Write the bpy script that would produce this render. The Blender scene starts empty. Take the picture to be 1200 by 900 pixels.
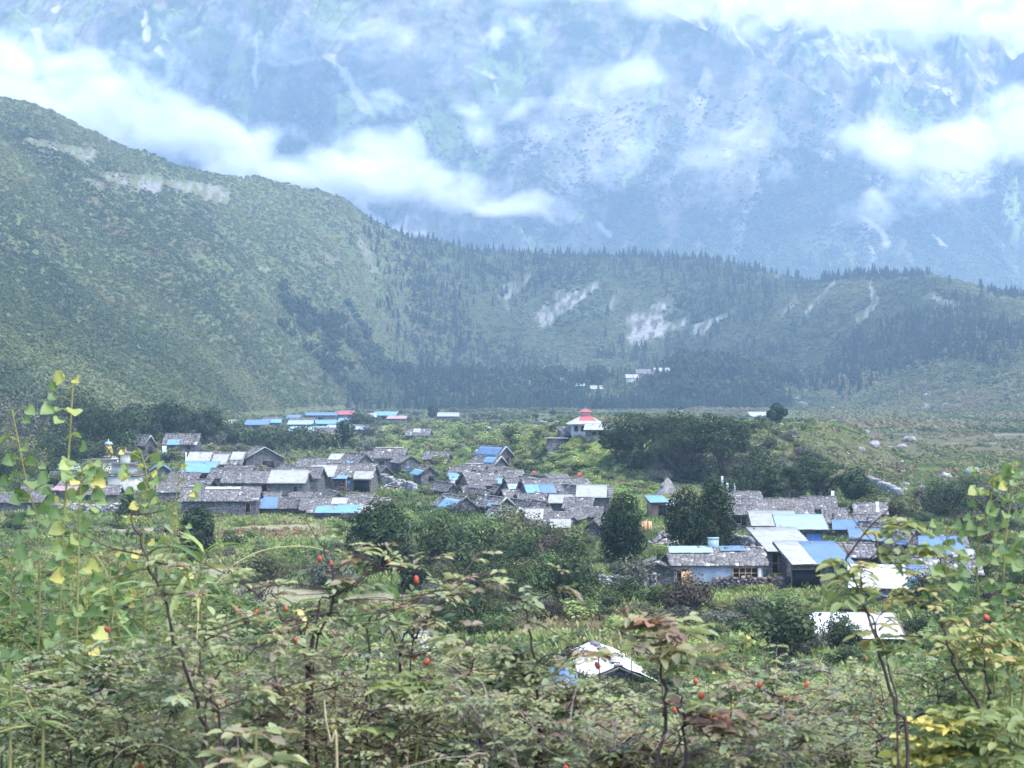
import bpy, math, random
import numpy as np

# ------------------------------------------------------------------ camera, light, exposure
scene = bpy.context.scene
COL = scene.collection
FPX, CZ = 2092.0, 17.0            # focal length in pixels of a 1200 px wide frame, eye height above the valley floor
R = math.radians
cam_d = bpy.data.cameras.new("camera"); cam = bpy.data.objects.new("camera", cam_d); COL.objects.link(cam)
cam_d.sensor_width = 36.0; cam_d.lens = 36.0 * FPX / 1200.0
cam_d.clip_start = 0.1; cam_d.clip_end = 30000
cam.location = (0, 0, CZ); cam.rotation_euler = (R(90), 0, 0)
cam_d.dof.use_dof = True; cam_d.dof.focus_distance = 190; cam_d.dof.aperture_fstop = 19.0
scene.camera = cam

SUN_EL, SUN_AZ = 60.0, 125.0      # azimuth measured from +Y (view direction) towards +X
world = bpy.data.worlds.new("World"); scene.world = world; world.use_nodes = True
wn = world.node_tree.nodes; wl = world.node_tree.links
sky = wn.new("ShaderNodeTexSky"); sky.sky_type = 'NISHITA'; sky.sun_disc = False
sky.sun_elevation = R(SUN_EL); sky.sun_rotation = R(SUN_AZ); sky.altitude = 2500; sky.air_density = 1.0; sky.dust_density = 1.5
bg = wn["Background"]; bg.inputs[1].default_value = 0.107
wl.new(sky.outputs[0], bg.inputs[0])
sun_d = bpy.data.lights.new("sun", 'SUN'); sun_d.energy = 1.5; sun_d.angle = R(45); sun_d.color = (1.0, 0.94, 0.85)
sun = bpy.data.objects.new("sun", sun_d); COL.objects.link(sun)
sun.rotation_euler = (R(90 - SUN_EL), 0, R(180 - SUN_AZ)); sun.location = (0, 0, 60)

vs = scene.view_settings
vs.view_transform = 'Standard'; vs.look = 'None'; vs.exposure = 2.76; vs.gamma = 1.0; vs.use_curve_mapping = False
scene.render.engine = 'CYCLES'
cy = scene.cycles
cy.max_bounces = 6; cy.diffuse_bounces = 3; cy.glossy_bounces = 2; cy.transmission_bounces = 3
cy.transparent_max_bounces = 8; cy.volume_bounces = 3
cy.use_denoising = True; cy.denoiser = 'OPENIMAGEDENOISE'
cy.use_adaptive_sampling = True; cy.adaptive_threshold = 0.02
cy.volume_step_rate = 2.0; cy.volume_max_steps = 128
cy.caustics_reflective = False; cy.caustics_refractive = False

# ------------------------------------------------------------------ small maths
RNG = np.random.default_rng(7)
random.seed(7)

def smooth(a, b, x):
    t = np.clip((x - a) / (b - a), 0, 1)
    return t * t * (3 - 2 * t)

def _hash(ix, iy, s):
    n = (ix.astype(np.int64) * 374761393 + iy.astype(np.int64) * 668265263 + s * 1442695041) & 0xFFFFFFFF
    n = ((n ^ (n >> 13)) * 1274126177) & 0xFFFFFFFF
    return ((n ^ (n >> 16)) & 0xFFFF) / 65535.0

def vnoise(x, y, s=0):
    x = np.asarray(x, float); y = np.asarray(y, float)
    ix = np.floor(x); iy = np.floor(y); fx = x - ix; fy = y - iy
    fx = fx * fx * fx * (fx * (fx * 6 - 15) + 10); fy = fy * fy * fy * (fy * (fy * 6 - 15) + 10)
    a = _hash(ix, iy, s); b = _hash(ix + 1, iy, s); c = _hash(ix, iy + 1, s); d = _hash(ix + 1, iy + 1, s)
    return (a + (b - a) * fx) * (1 - fy) + (c + (d - c) * fx) * fy

def fbm(x, y, s=0, o=5):
    t = 0; a = 0.5; n = 0
    for i in range(o):
        t = t + a * vnoise(x * 2 ** i + 17.3 * i, y * 2 ** i - 9.1 * i, s + i); n += a; a *= 0.5
    return t / n

def ridged(x, y, s=0, o=5):
    t = 0; a = 0.5; n = 0
    for i in range(o):
        t = t + a * (1 - np.abs(2 * vnoise(x * 2 ** i + 5.7 * i, y * 2 ** i + 3.3 * i, s + i) - 1)); n += a; a *= 0.5
    return t / n

def interp(p, pts):
    a = np.array(pts, float)
    return np.interp(p, a[:, 0], a[:, 1])

def pt(px, py, Y):                # the point that lies at depth Y in the direction of photo pixel (px, py)
    return ((px - 600) / FPX * Y, Y, CZ + (450 - py) / FPX * Y)

# ------------------------------------------------------------------ the lie of the land
CREST = [(-1200, -560), (-650, -480), (-400, -200), (-150, 40), (0, 112), (60, 128), (130, 162), (200, 191), (260, 206), (330, 214), (400, 232), (440, 260), (480, 279), (560, 294),
         (640, 299), (760, 300), (830, 306), (900, 320), (950, 331), (1000, 325), (1090, 326), (1140, 337), (1200, 350), (1300, 365), (1800, 385)]
CREST_Y = [(-1200, 900), (-400, 1100), (0, 1350), (200, 1500), (400, 1750), (480, 1900), (600, 2000), (800, 2000), (1000, 1800), (1200, 1600), (1800, 1400)]
FOOT_Y = [(-1200, 300), (-400, 350), (0, 480), (200, 650), (300, 900), (400, 1150), (480, 1450), (600, 1560), (800, 1520), (1000, 1180), (1200, 900), (1800, 700)]
KNOLL = [(200, 475), (350, 455), (420, 442), (500, 438), (600, 443), (700, 441), (800, 430), (860, 434), (930, 452), (1010, 470), (1100, 478)]

def hgt(X, Y, fine=True):
    X = np.asarray(X, float); Y = np.asarray(Y, float)
    Ys = np.maximum(Y, 25.0)
    px = 600 + FPX * X / Ys
    z = 0.9 * (fbm(X / 40 + 9, Y / 40, 3, 3) - 0.5) * smooth(70, 130, Y)
    # slope under the camera
    near = 15.4 - 0.5 * np.maximum(Y - 3.5, 0) + 0.15 * np.maximum(-Y, 0)
    near = near + 0.25 * (fbm(X / 3, Y / 3, 8, 3) - 0.5)
    z = np.logaddexp(z * 1.2, near * 1.2) / 1.2
    # plateau behind the village, lifted ground at the left
    z = z + 2.2 * smooth(400, 520, Y) * (1 - smooth(1000, 1300, Y)) * smooth(-40, 10, X + 10 * fbm(X / 60, Y / 60, 5, 2)) * (1 - smooth(20, 60, X))
    z = z + 7.5 * smooth(330, 470, Y) * smooth(-58, -100, X - (Y - 400) * -0.12)
    # the mound with the temple
    e = ((X - 39) / 46) ** 2 + ((Y - 395) / 92) ** 2
    e = e + 0.25 * (fbm(X / 18, Y / 18, 11, 3) - 0.5)
    z = z + 8.0 * smooth(1.05, 0.40, e)
    # knoll with woods in front of the moraine
    kc = interp(px, KNOLL)
    zk = np.maximum(CZ + (450 - kc) / FPX * 1390, 0)
    t = smooth(1240, 1380, Y) * (1 - smooth(1400, 1540, Y))
    z = np.maximum(z, zk * t)
    # moraine ridge and the long hill at the left
    yc = interp(px, CREST_Y); yf = interp(px, FOOT_Y)
    H = CZ + (450 - interp(px, CREST)) / FPX * yc
    t = np.clip((Y - yf) / (yc - yf), 0, 1)
    left = smooth(520, 300, px)
    prof = (1 - left) * (0.25 * t + 0.75 * t * t * (3 - 2 * t)) + left * (0.42 * t + 0.58 * t ** 1.7)
    g = H * prof
    back = np.maximum(Y - yc, 0)
    g = g - 0.55 * back - 0.0006 * back * back
    # gullies running down the slopes
    q = X * 0.8 + Y * 0.55
    env = np.sin(np.pi * np.clip(t, 0, 1)) ** 0.8
    gul = left * (ridged(q / 95, (Y - X) / 600, 21, 4) - 0.55) * 26 + (1 - left) * (ridged(X / 110 + 0.3 * Y / 110, Y / 500, 31, 4) - 0.55) * 22
    g = g + env * gul + (fbm(X / 45, Y / 45, 41, 4) - 0.5) * 9 * np.clip(t * 2, 0, 1)
    z = np.where(Y > yf, np.maximum(z * (1 - np.clip(t * 3, 0, 1)), 0) + g, z)
    if fine:
        z = z + (fbm(X / 5, Y / 5, 51, 3) - 0.5) * np.where(Y > 120, 0.5, 0.15) * smooth(8, 20, np.abs(Y))
    return np.maximum(z, -40)

def ground(px, py, y0=70.0, y1=2200.0):   # where the line of sight through a pixel meets the land
    Y = np.geomspace(y0, y1, 2600)
    X = (px - 600) / FPX * Y
    d = CZ + (450 - py) / FPX * Y - hgt(X, Y, False)
    k = np.nonzero(d < 0)[0]
    i = k[0] if len(k) else len(Y) - 1
    return float(X[i]), float(Y[i]), float(hgt(X[i], Y[i], False))

# ------------------------------------------------------------------ node helpers
def mat(name):
    m = bpy.data.materials.new(name); m.use_nodes = True
    nt = m.node_tree
    return m, nt, nt.nodes, nt.links, nt.nodes["Principled BSDF"]

def N(nt, typ, **kw):
    n = nt.nodes.new(typ)
    for k, v in kw.items():
        if k.startswith("i_"):
            key = k[2:]
            n.inputs[int(key) if key.isdigit() else key].default_value = v
        else:
            setattr(n, k, v)
    return n

def ramp(nt, src, stops, interpol='LINEAR'):
    r = nt.nodes.new("ShaderNodeValToRGB"); r.color_ramp.interpolation = interpol
    el = r.color_ramp.elements
    while len(el) < len(stops): el.new(0.5)
    for e, (p, c) in zip(el, stops):
        e.position = p; e.color = (c[0], c[1], c[2], 1)
    nt.links.new(src, r.inputs[0])
    return r.outputs[0]

def noise(nt, scale, detail=4, rough=0.55, vec=None, dist=0.0):
    n = nt.nodes.new("ShaderNodeTexNoise")
    n.inputs["Scale"].default_value = scale; n.inputs["Detail"].default_value = detail
    n.inputs["Roughness"].default_value = rough; n.inputs["Distortion"].default_value = dist
    if vec is not None: nt.links.new(vec, n.inputs["Vector"])
    return n.outputs["Fac"]

def mixc(nt, fac, a, b, mode='MIX'):
    m = nt.nodes.new("ShaderNodeMix"); m.data_type = 'RGBA'; m.blend_type = mode
    for s, v in ((m.inputs[0], fac), (m.inputs[6], a), (m.inputs[7], b)):
        if isinstance(v, (tuple, list)): s.default_value = (v[0], v[1], v[2], 1)
        elif isinstance(v, (int, float)): s.default_value = v
        else: nt.links.new(v, s)
    return m.outputs[2]

def math_(nt, op, a, b=None, clamp=False):
    m = nt.nodes.new("ShaderNodeMath"); m.operation = op; m.use_clamp = clamp
    for s, v in ((m.inputs[0], a), (m.inputs[1], b)):
        if v is None: continue
        if isinstance(v, (int, float)): s.default_value = v
        else: nt.links.new(v, s)
    return m.outputs[0]

def attr(nt, name):
    a = nt.nodes.new("ShaderNodeAttribute"); a.attribute_name = name
    return a

# ------------------------------------------------------------------ mesh helpers
def mesh_np(name, V, faces, mats=(), attrs=None, smooth_=False, midx=None):
    """faces: list of int arrays (n,k); attrs: {name: per-vertex floats}"""
    me = bpy.data.meshes.new(name)
    V = np.asarray(V, np.float32)
    faces = [np.asarray(f, np.int32) for f in faces if len(f)]
    me.vertices.add(len(V)); me.vertices.foreach_set("co", V.ravel())
    nl = sum(f.size for f in faces); npol = sum(len(f) for f in faces)
    me.loops.add(nl); me.loops.foreach_set("vertex_index", np.concatenate([f.ravel() for f in faces]))
    me.polygons.add(npol)
    tot = np.concatenate([np.full(len(f), f.shape[1], np.int32) for f in faces])
    me.polygons.foreach_set("loop_start", np.concatenate([[0], np.cumsum(tot)[:-1]]).astype(np.int32))
    if smooth_: me.polygons.foreach_set("use_smooth", np.ones(npol, bool))
    if midx is not None: me.polygons.foreach_set("material_index", np.asarray(midx, np.int32))
    for k, a in (attrs or {}).items():
        at = me.attributes.new(k, 'FLOAT', 'POINT'); at.data.foreach_set("value", np.asarray(a, np.float32))
    for m in mats: me.materials.append(m)
    me.update(calc_edges=True); me.validate()
    return me

def tag(o, label=None, cat=None, group=None, kind=None):
    if label: o["label"] = label
    if cat: o["category"] = cat
    if group: o["group"] = group
    if kind: o["kind"] = kind
    return o

def link(name, me, parent=None, loc=None, rz=0.0):
    o = bpy.data.objects.new(name, me); COL.objects.link(o)
    if parent is not None: o.parent = parent
    if loc is not None: o.location = loc
    if rz: o.rotation_euler = (0, 0, rz)
    return o

def empty(name, loc=(0, 0, 0), rz=0.0):
    return link(name, None, None, loc, rz)

def copy_tree(o, loc=None, rz=None, sc=None, parent=None):
    c = o.copy(); COL.objects.link(c)
    if parent is not None: c.parent = parent
    if loc is not None: c.location = loc
    if rz is not None: c.rotation_euler = (0, 0, rz)
    if sc is not None: c.scale = sc if hasattr(sc, '__len__') else (sc, sc, sc)
    for ch in list(o.children): copy_tree(ch, parent=c)
    return c
# ------------------------------------------------------------------ valley floor, hill and moraine: one sheet
def blob(px, py, X, Y, cx, cy, rx, ry, s=1.0):   # soft patch of ground cover round a spot, radii in pixels at its own depth
    x0, y0, _ = ground(cx, cy)
    k = y0 / FPX
    ryw = ry * y0 * y0 / (FPX * CZ)
    d = ((X - x0) / (rx * k)) ** 2 + ((Y - y0) / ryw) ** 2 + 0.8 * (fbm(X / (rx * k) * 2, Y / ryw * 2, 77, 3) - 0.5)
    return s * smooth(1.3, 0.3, d)

def build_land():
    nx, ny = 1060, 900
    u = np.concatenate([np.linspace(-0.60, -0.325, 80), np.linspace(-0.32, 0.32, nx - 160), np.linspace(0.325, 0.60, 80)])
    w = np.concatenate([np.linspace(10, 75, 60), np.geomspace(75.8, 2760, ny - 60)])
    X = u[None, :] * w[:, None]; Y = np.repeat((w - 40)[:, None], nx, 1)
    Z = hgt(X, Y)
    V = np.stack([X, Y, Z], -1).reshape(-1, 3)
    i = np.arange(ny - 1)[:, None] * nx + np.arange(nx - 1)[None, :]
    Q = np.stack([i, i + 1, i + nx + 1, i + nx], -1).reshape(-1, 4)
    Ys = np.maximum(Y, 25); px = 600 + FPX * X / Ys; py = 450 - (Z - CZ) / Ys * FPX
    # rock: cliff bands on the hill, scree streaks on the moraine
    rock = np.zeros_like(X)
    n1 = fbm(px / 9, py / 14, 61, 4)
    global STREAKS
    STREAKS = []
    def streak(x0, y0, x1, y1, wd, s=1.0):
        nonlocal rock
        STREAKS.append((x0, y0, x1, y1, wd, s)); dx, dy = x1 - x0, y1 - y0; L = math.hypot(dx, dy)
        t = ((px - x0) * dx + (py - y0) * dy) / L ** 2
        d = np.abs((px - x0) * dy - (py - y0) * dx) / L / (wd * (0.5 + 0.7 * np.clip(t, 0, 1)))
        m = smooth(1.25, 0.35, d + 2.2 * (n1 - 0.5)) * (.12 + .88 * smooth(.40, .58, fbm(px / 4.5 + .3 * py / 4.5, py / 6, 64, 4))) * smooth(-0.08, 0.05, t) * smooth(1.08, 0.95, t)
        rock = np.maximum(rock, np.where(Y > 900, m * s, 0))
    streak(32, 164, 112, 184, 9, .6); streak(122, 206, 190, 218, 11, .75); streak(195, 214, 268, 230, 11, .7); streak(100, 210, 122, 220, 5, .5)
    streak(300, 312, 312, 318, 4); streak(372, 292, 392, 308, 4, .6); streak(420, 280, 440, 320, 8, .5)
    streak(622, 322, 588, 352, 9, .7); streak(700, 334, 632, 376, 10, .9); streak(672, 344, 650, 352, 8, .6)
    streak(728, 340, 712, 366, 5, .5); streak(785, 348, 738, 400, 12, 1); streak(805, 378, 745, 392, 10, 1); streak(860, 366, 812, 388, 6, 1); streak(770, 362, 735, 380, 8, .8)
    streak(935, 345, 915, 372, 6, .6); streak(978, 330, 944, 368, 4, 1); streak(1020, 330, 1026, 358, 6, .8); streak(1030, 352, 1005, 376, 6, .8)
    streak(1085, 345, 1120, 360, 5, .6); streak(1170, 372, 1192, 384, 5, .6); streak(920, 312, 910, 326, 4, .7); streak(600, 330, 580, 345, 5, .5)
    fl = (Y > 250) & (px > 820) & (py > 462)
    rock = np.maximum(rock, np.where(fl, smooth(0.70, 0.76, fbm(X / 9, Y / 22, 63, 4)) * 0.9 * smooth(400, 520, Y), 0))
    # grass brightness, dry straw fields, trodden earth
    dry = np.zeros_like(X)
    for b in [(455, 703, 60, 9), (310, 700, 90, 14), (330, 618, 60, 4), (170, 622, 60, 3), (640, 497, 100, 3), (250, 668, 70, 6)]:
        dry = np.maximum(dry, blob(px, py, X, Y, *b))
    lush = np.zeros_like(X)
    for b in [(700, 560, 80, 22), (560, 520, 110, 20), (320, 625, 120, 20), (900, 502, 40, 5), (760, 590, 60, 20), (690, 690, 80, 20), (850, 705, 110, 12), (40, 570, 60, 20), (100, 660, 140, 20)]:
        lush = np.maximum(lush, blob(px, py, X, Y, *b))
    brownp = smooth(.09, .19, X / Ys) * smooth(340, 480, Y) * (1 - .6 * smooth(1000, 1250, Y))
    m_wood = smooth(440, 560, px) * smooth(1200, 1330, Y) + smooth(1150, 1300, Y) * smooth(340, 420, px) * smooth(430, 445, py)
    m, nt, nd, ln, bs = mat("land")
    geo = N(nt, "ShaderNodeNewGeometry"); P = geo.outputs["Position"]
    g1 = noise(nt, 0.035, 6, 0.6, P); g2 = noise(nt, 0.35, 5, 0.65, P); g3 = noise(nt, 0.012, 4, 0.5, P)
    base = ramp(nt, g2, [(0.28, (0.035, 0.055, 0.018)), (0.5, (0.082, 0.108, 0.042)), (0.72, (0.148, 0.152, 0.070))])
    brown = ramp(nt, g2, [(0.3, (0.045, 0.042, 0.024)), (0.7, (0.12, 0.105, 0.058))])
    c = mixc(nt, ramp(nt, g1, [(0.42, (0, 0, 0)), (0.62, (1, 1, 1))]), base, brown)
    lu = ramp(nt, g2, [(0.3, (0.06, 0.11, 0.025)), (0.7, (0.17, 0.22, 0.06))])
    c = mixc(nt, attr(nt, "lush").outputs["Fac"], c, lu)
    dr = ramp(nt, g2, [(0.3, (0.15, 0.14, 0.08)), (0.7, (0.27, 0.25, 0.16))])
    c = mixc(nt, attr(nt, "dry").outputs["Fac"], c, dr)
    c = mixc(nt, math_(nt, 'MULTIPLY', attr(nt, "plain").outputs["Fac"], 0.75), c, ramp(nt, g2, [(0.3, (0.050, 0.048, 0.026)), (0.7, (0.15, 0.128, 0.075))]))
    wd = ramp(nt, g2, [(0.3, (0.012, 0.022, 0.010)), (0.7, (0.045, 0.065, 0.022))])
    c = mixc(nt, math_(nt, 'MULTIPLY', attr(nt, "wood").outputs["Fac"], 0.8), c, wd)
    rk = ramp(nt, noise(nt, 0.22, 5, 0.75, P), [(0.3, (0.08, 0.08, 0.08)), (0.65, (0.28, 0.27, 0.265))])
    c = mixc(nt, attr(nt, "rock").outputs["Fac"], c, rk)
    ln.new(c, bs.inputs["Base Color"]); bs.inputs["Roughness"].default_value = 0.95; bs.inputs["Specular IOR Level"].default_value = 0.1
    bp = N(nt, "ShaderNodeBump", i_Strength=0.9, i_Distance=2.0); ln.new(g2, bp.inputs["Height"]); ln.new(bp.outputs[0], bs.inputs["Normal"])
    me = mesh_np("land", V, [Q], [m], dict(rock=np.clip(rock, 0, 1).ravel(), dry=dry.ravel(), lush=lush.ravel(), plain=brownp.ravel(), wood=np.clip(m_wood, 0, 1).ravel()), True)
    tag(link("ground", me), kind="structure")
build_land()

# ------------------------------------------------------------------ the great mountain behind
SPUR = [(560, -120, 4900), (700, -30, 4700), (780, 12, 4520), (880, 62, 4330), (960, 108, 4170), (1010, 138, 4060), (1050, 190, 3920), (1075, 250, 3790)]
def build_mountain():
    nx, ny = 1000, 760
    x = np.concatenate([np.linspace(-2900, -1650, 80), np.linspace(-1640, 1640, nx - 160), np.linspace(1650, 2900, 80)]); y = np.concatenate([np.linspace(3340, 5200, ny - 120), np.linspace(5210, 6800, 120)])
    X, Y = np.meshgrid(x, y)
    wx = X + 260 * (fbm(X / 700, Y / 700, 91, 3) - 0.5); wy = Y + 260 * (fbm(X / 700, Y / 700, 95, 3) - 0.5)
    sh = 320 * smooth(100, 700, X) - 120 * (1 - smooth(-900, 200, X))
    Z = 130 + (Y - 3480 - sh) * 0.66
    Z = Z + 300 * (ridged(wx / 620 + wy / 1400, wy / 1700, 101, 3) - 0.62) + 170 * (ridged(wx / 230 - wy / 620, wy / 1300, 105, 4) - 0.6) + 110 * (ridged(wx / 150, wy / 260, 111, 5) - 0.6) + 36 * (fbm(wx / 60, wy / 60, 121, 5) - 0.5)
    for a, b in zip(SPUR[:-1], SPUR[1:]):
        ax, ay, az = pt(*a); bx, by, bz = pt(*b)
        t = np.clip(((X - ax) * (bx - ax) + (Y - ay) * (by - ay)) / ((bx - ax) ** 2 + (by - ay) ** 2), 0, 1)
        d = np.hypot(X - ax - t * (bx - ax), Y - ay - t * (by - ay))
        Z = np.maximum(Z, az + t * (bz - az) - d * 0.95 + 26 * (fbm(X / 70, Y / 70, 131, 4) - 0.5) * smooth(0, 60, d))
    Z = np.maximum(Z, -5)
    V = np.stack([X, Y, Z], -1).reshape(-1, 3)
    i = np.arange(ny - 1)[:, None] * nx + np.arange(nx - 1)[None, :]
    Q = np.stack([i, i + 1, i + nx + 1, i + nx], -1).reshape(-1, 4)
    px = 600 + FPX * X / Y; py = 450 - (Z - CZ) / Y * FPX
    rr = ridged(wx / 230 - wy / 620, wy / 1300, 105, 4); big = fbm(X / 420 + 3, Y / 420, 161, 4); med = fbm(X / 48, Y / 90, 165, 5); fin = fbm(X / 11, Y / 16, 167, 3)
    forest = smooth(.50, .60, med + .55 * (big - .5) - .30 * (rr - .6) + .55 * (fin - .5) + .10 * smooth(4300, 3800, Y))
    grass = smooth(.50, .62, fbm(X / 130 + 9, Y / 260, 171, 5) + .5 * (rr - .6) + .2 * (fin - .5))
    scree = smooth(.62, .74, fbm(X / 70 - Y / 200, Y / 420, 175, 5) + .30 * (.55 - rr) + .2 * (fin - .5))
    gl = np.zeros_like(X); n1 = fbm(X / 30, Y / 30, 141, 4)
    def gully(pts, w):
        nonlocal gl
        for (x0, y0), (x1, y1) in zip(pts[:-1], pts[1:]):
            t = np.clip(((px - x0) * (x1 - x0) + (py - y0) * (y1 - y0)) / ((x1 - x0) ** 2 + (y1 - y0) ** 2), 0, 1)
            d = np.hypot(px - x0 - t * (x1 - x0), py - y0 - t * (y1 - y0))
            gl = np.maximum(gl, .75 * smooth(w, w * 0.2, d + w * 2.2 * (n1 - 0.5) + w * .8 * (fbm(px / 6, py / 9, 143, 3) - .5)))
    gully([(299, 40), (302, 65), (298, 85), (301, 102)], 3); gully([(170, 15), (172, 45)], 4); gully([(185, 58), (200, 74)], 4); gully([(65, 12), (80, 2)], 4); gully([(40, 35), (48, 55)], 6)
    gully([(385, 66), (405, 85), (420, 115), (442, 142)], 6); gully([(420, 228), (430, 250), (455, 268), (500, 275)], 9); gully([(548, 78), (584, 92)], 4); gully([(580, 98), (583, 110)], 4)
    gully([(1010, 255), (1032, 270), (1040, 285)], 4); gully([(1085, 265), (1108, 290)], 2); gully([(700, 262), (715, 275)], 3)
    pale = smooth(0.50, 0.66, fbm(X / 160, Y / 160, 151, 5)) * smooth(560, 820, X - (4200 - Y) * 0.4) * smooth(3900, 4300, Y)
    global MTREES
    MTREES = (X.ravel(), Y.ravel(), Z.ravel(), px.ravel(), py.ravel(), forest.ravel(), gl.ravel())
    m, nt, nd, ln, bs = mat("mountain")
    geo = N(nt, "ShaderNodeNewGeometry"); P = geo.outputs["Position"]
    n2 = noise(nt, 0.0045, 8, 0.60, P); n3 = noise(nt, 0.020, 8, 0.62, P)
    sp = N(nt, "ShaderNodeSeparateXYZ"); ln.new(geo.outputs["Normal"], sp.inputs[0])
    green = ramp(nt, n3, [(0.36, (0.012, 0.024, 0.012)), (0.5, (0.026, 0.044, 0.019)), (0.66, (0.052, 0.072, 0.028))])
    brown = ramp(nt, n3, [(0.36, (0.038, 0.040, 0.029)), (0.66, (0.12, 0.108, 0.076))])
    c = mixc(nt, attr(nt, "grass").outputs["Fac"], brown, ramp(nt, n3, [(0.35, (0.055, 0.082, 0.024)), (0.65, (0.130, 0.165, 0.048))]))
    c = mixc(nt, attr(nt, "forest").outputs["Fac"], c, green)
    c = mixc(nt, attr(nt, "scree").outputs["Fac"], c, ramp(nt, n3, [(0.35, (0.085, 0.082, 0.075)), (0.65, (0.20, 0.19, 0.175))]))
    rk = ramp(nt, n3, [(0.3, (0.035, 0.04, 0.038)), (0.7, (0.11, 0.108, 0.10))])
    steep = ramp(nt, math_(nt, 'ADD', sp.outputs[2], math_(nt, 'MULTIPLY', math_(nt, 'SUBTRACT', n3, 0.5), 0.5)), [(0.30, (1, 1, 1)), (0.48, (0, 0, 0))])
    c = mixc(nt, steep, c, rk)
    c = mixc(nt, attr(nt, "pale").outputs["Fac"], c, ramp(nt, n3, [(0.35, (0.09, 0.09, 0.095)), (0.65, (0.30, 0.29, 0.28))]))
    c = mixc(nt, attr(nt, "gully").outputs["Fac"], c, (0.31, 0.295, 0.275))
    ln.new(c, bs.inputs["Base Color"]); bs.inputs["Roughness"].default_value = 0.95; bs.inputs["Specular IOR Level"].default_value = 0.1
    bp = N(nt, "ShaderNodeBump", i_Strength=0.7, i_Distance=12.0); ln.new(n3, bp.inputs["Height"]); ln.new(bp.outputs[0], bs.inputs["Normal"])
    me = mesh_np("mountain", V, [Q], [m], dict(forest=forest.ravel(), grass=grass.ravel(), scree=scree.ravel(), gully=gl.ravel(), pale=np.clip(pale, 0, 1).ravel()), True)
    tag(link("mountain", me), kind="structure")
build_mountain()

# ------------------------------------------------------------------ air
def build_haze():
    m = bpy.data.materials.new("haze"); m.use_nodes = True; nt = m.node_tree
    for n in list(nt.nodes):
        if n.type == 'BSDF_PRINCIPLED': nt.nodes.remove(n)
    v = nt.nodes.new("ShaderNodeVolumePrincipled")
    v.inputs["Color"].default_value = (0.50, 0.695, 0.94, 1); v.inputs["Density"].default_value = HAZE; v.inputs["Anisotropy"].default_value = 0.25
    v.inputs["Density Attribute"].default_value = ""
    nt.links.new(v.outputs[0], nt.nodes["Material Output"].inputs["Volume"])
    x0, x1, y0, y1, z0, z1 = -2300, 2300, -80, 3300, -45, 640
    V = [(x, y, z) for z in (z0, z1) for y in (y0, y1) for x in (x0, x1)]
    Fc = [(0, 2, 3, 1), (4, 5, 7, 6), (0, 1, 5, 4), (2, 6, 7, 3), (0, 4, 6, 2), (1, 3, 7, 5)]
    o = link("haze", mesh_np("haze", V, [Fc], [m])); tag(o, "thin blue haze filling the valley", "haze", kind="stuff")
HAZE = 0.000185
build_haze()

# ------------------------------------------------------------------ clouds: voxel volumes hanging before the mountain
def cloud_mat(dens):
    m = bpy.data.materials.new("cloud"); m.use_nodes = True; nt = m.node_tree
    for n in list(nt.nodes):
        if n.type == 'BSDF_PRINCIPLED': nt.nodes.remove(n)
    v = nt.nodes.new("ShaderNodeVolumePrincipled")
    v.inputs["Color"].default_value = (0.985, 0.985, 0.985, 1); v.inputs["Density"].default_value = dens; v.inputs["Anisotropy"].default_value = 0.35
    nt.links.new(v.outputs[0], nt.nodes["Material Output"].inputs["Volume"])
    return m

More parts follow.
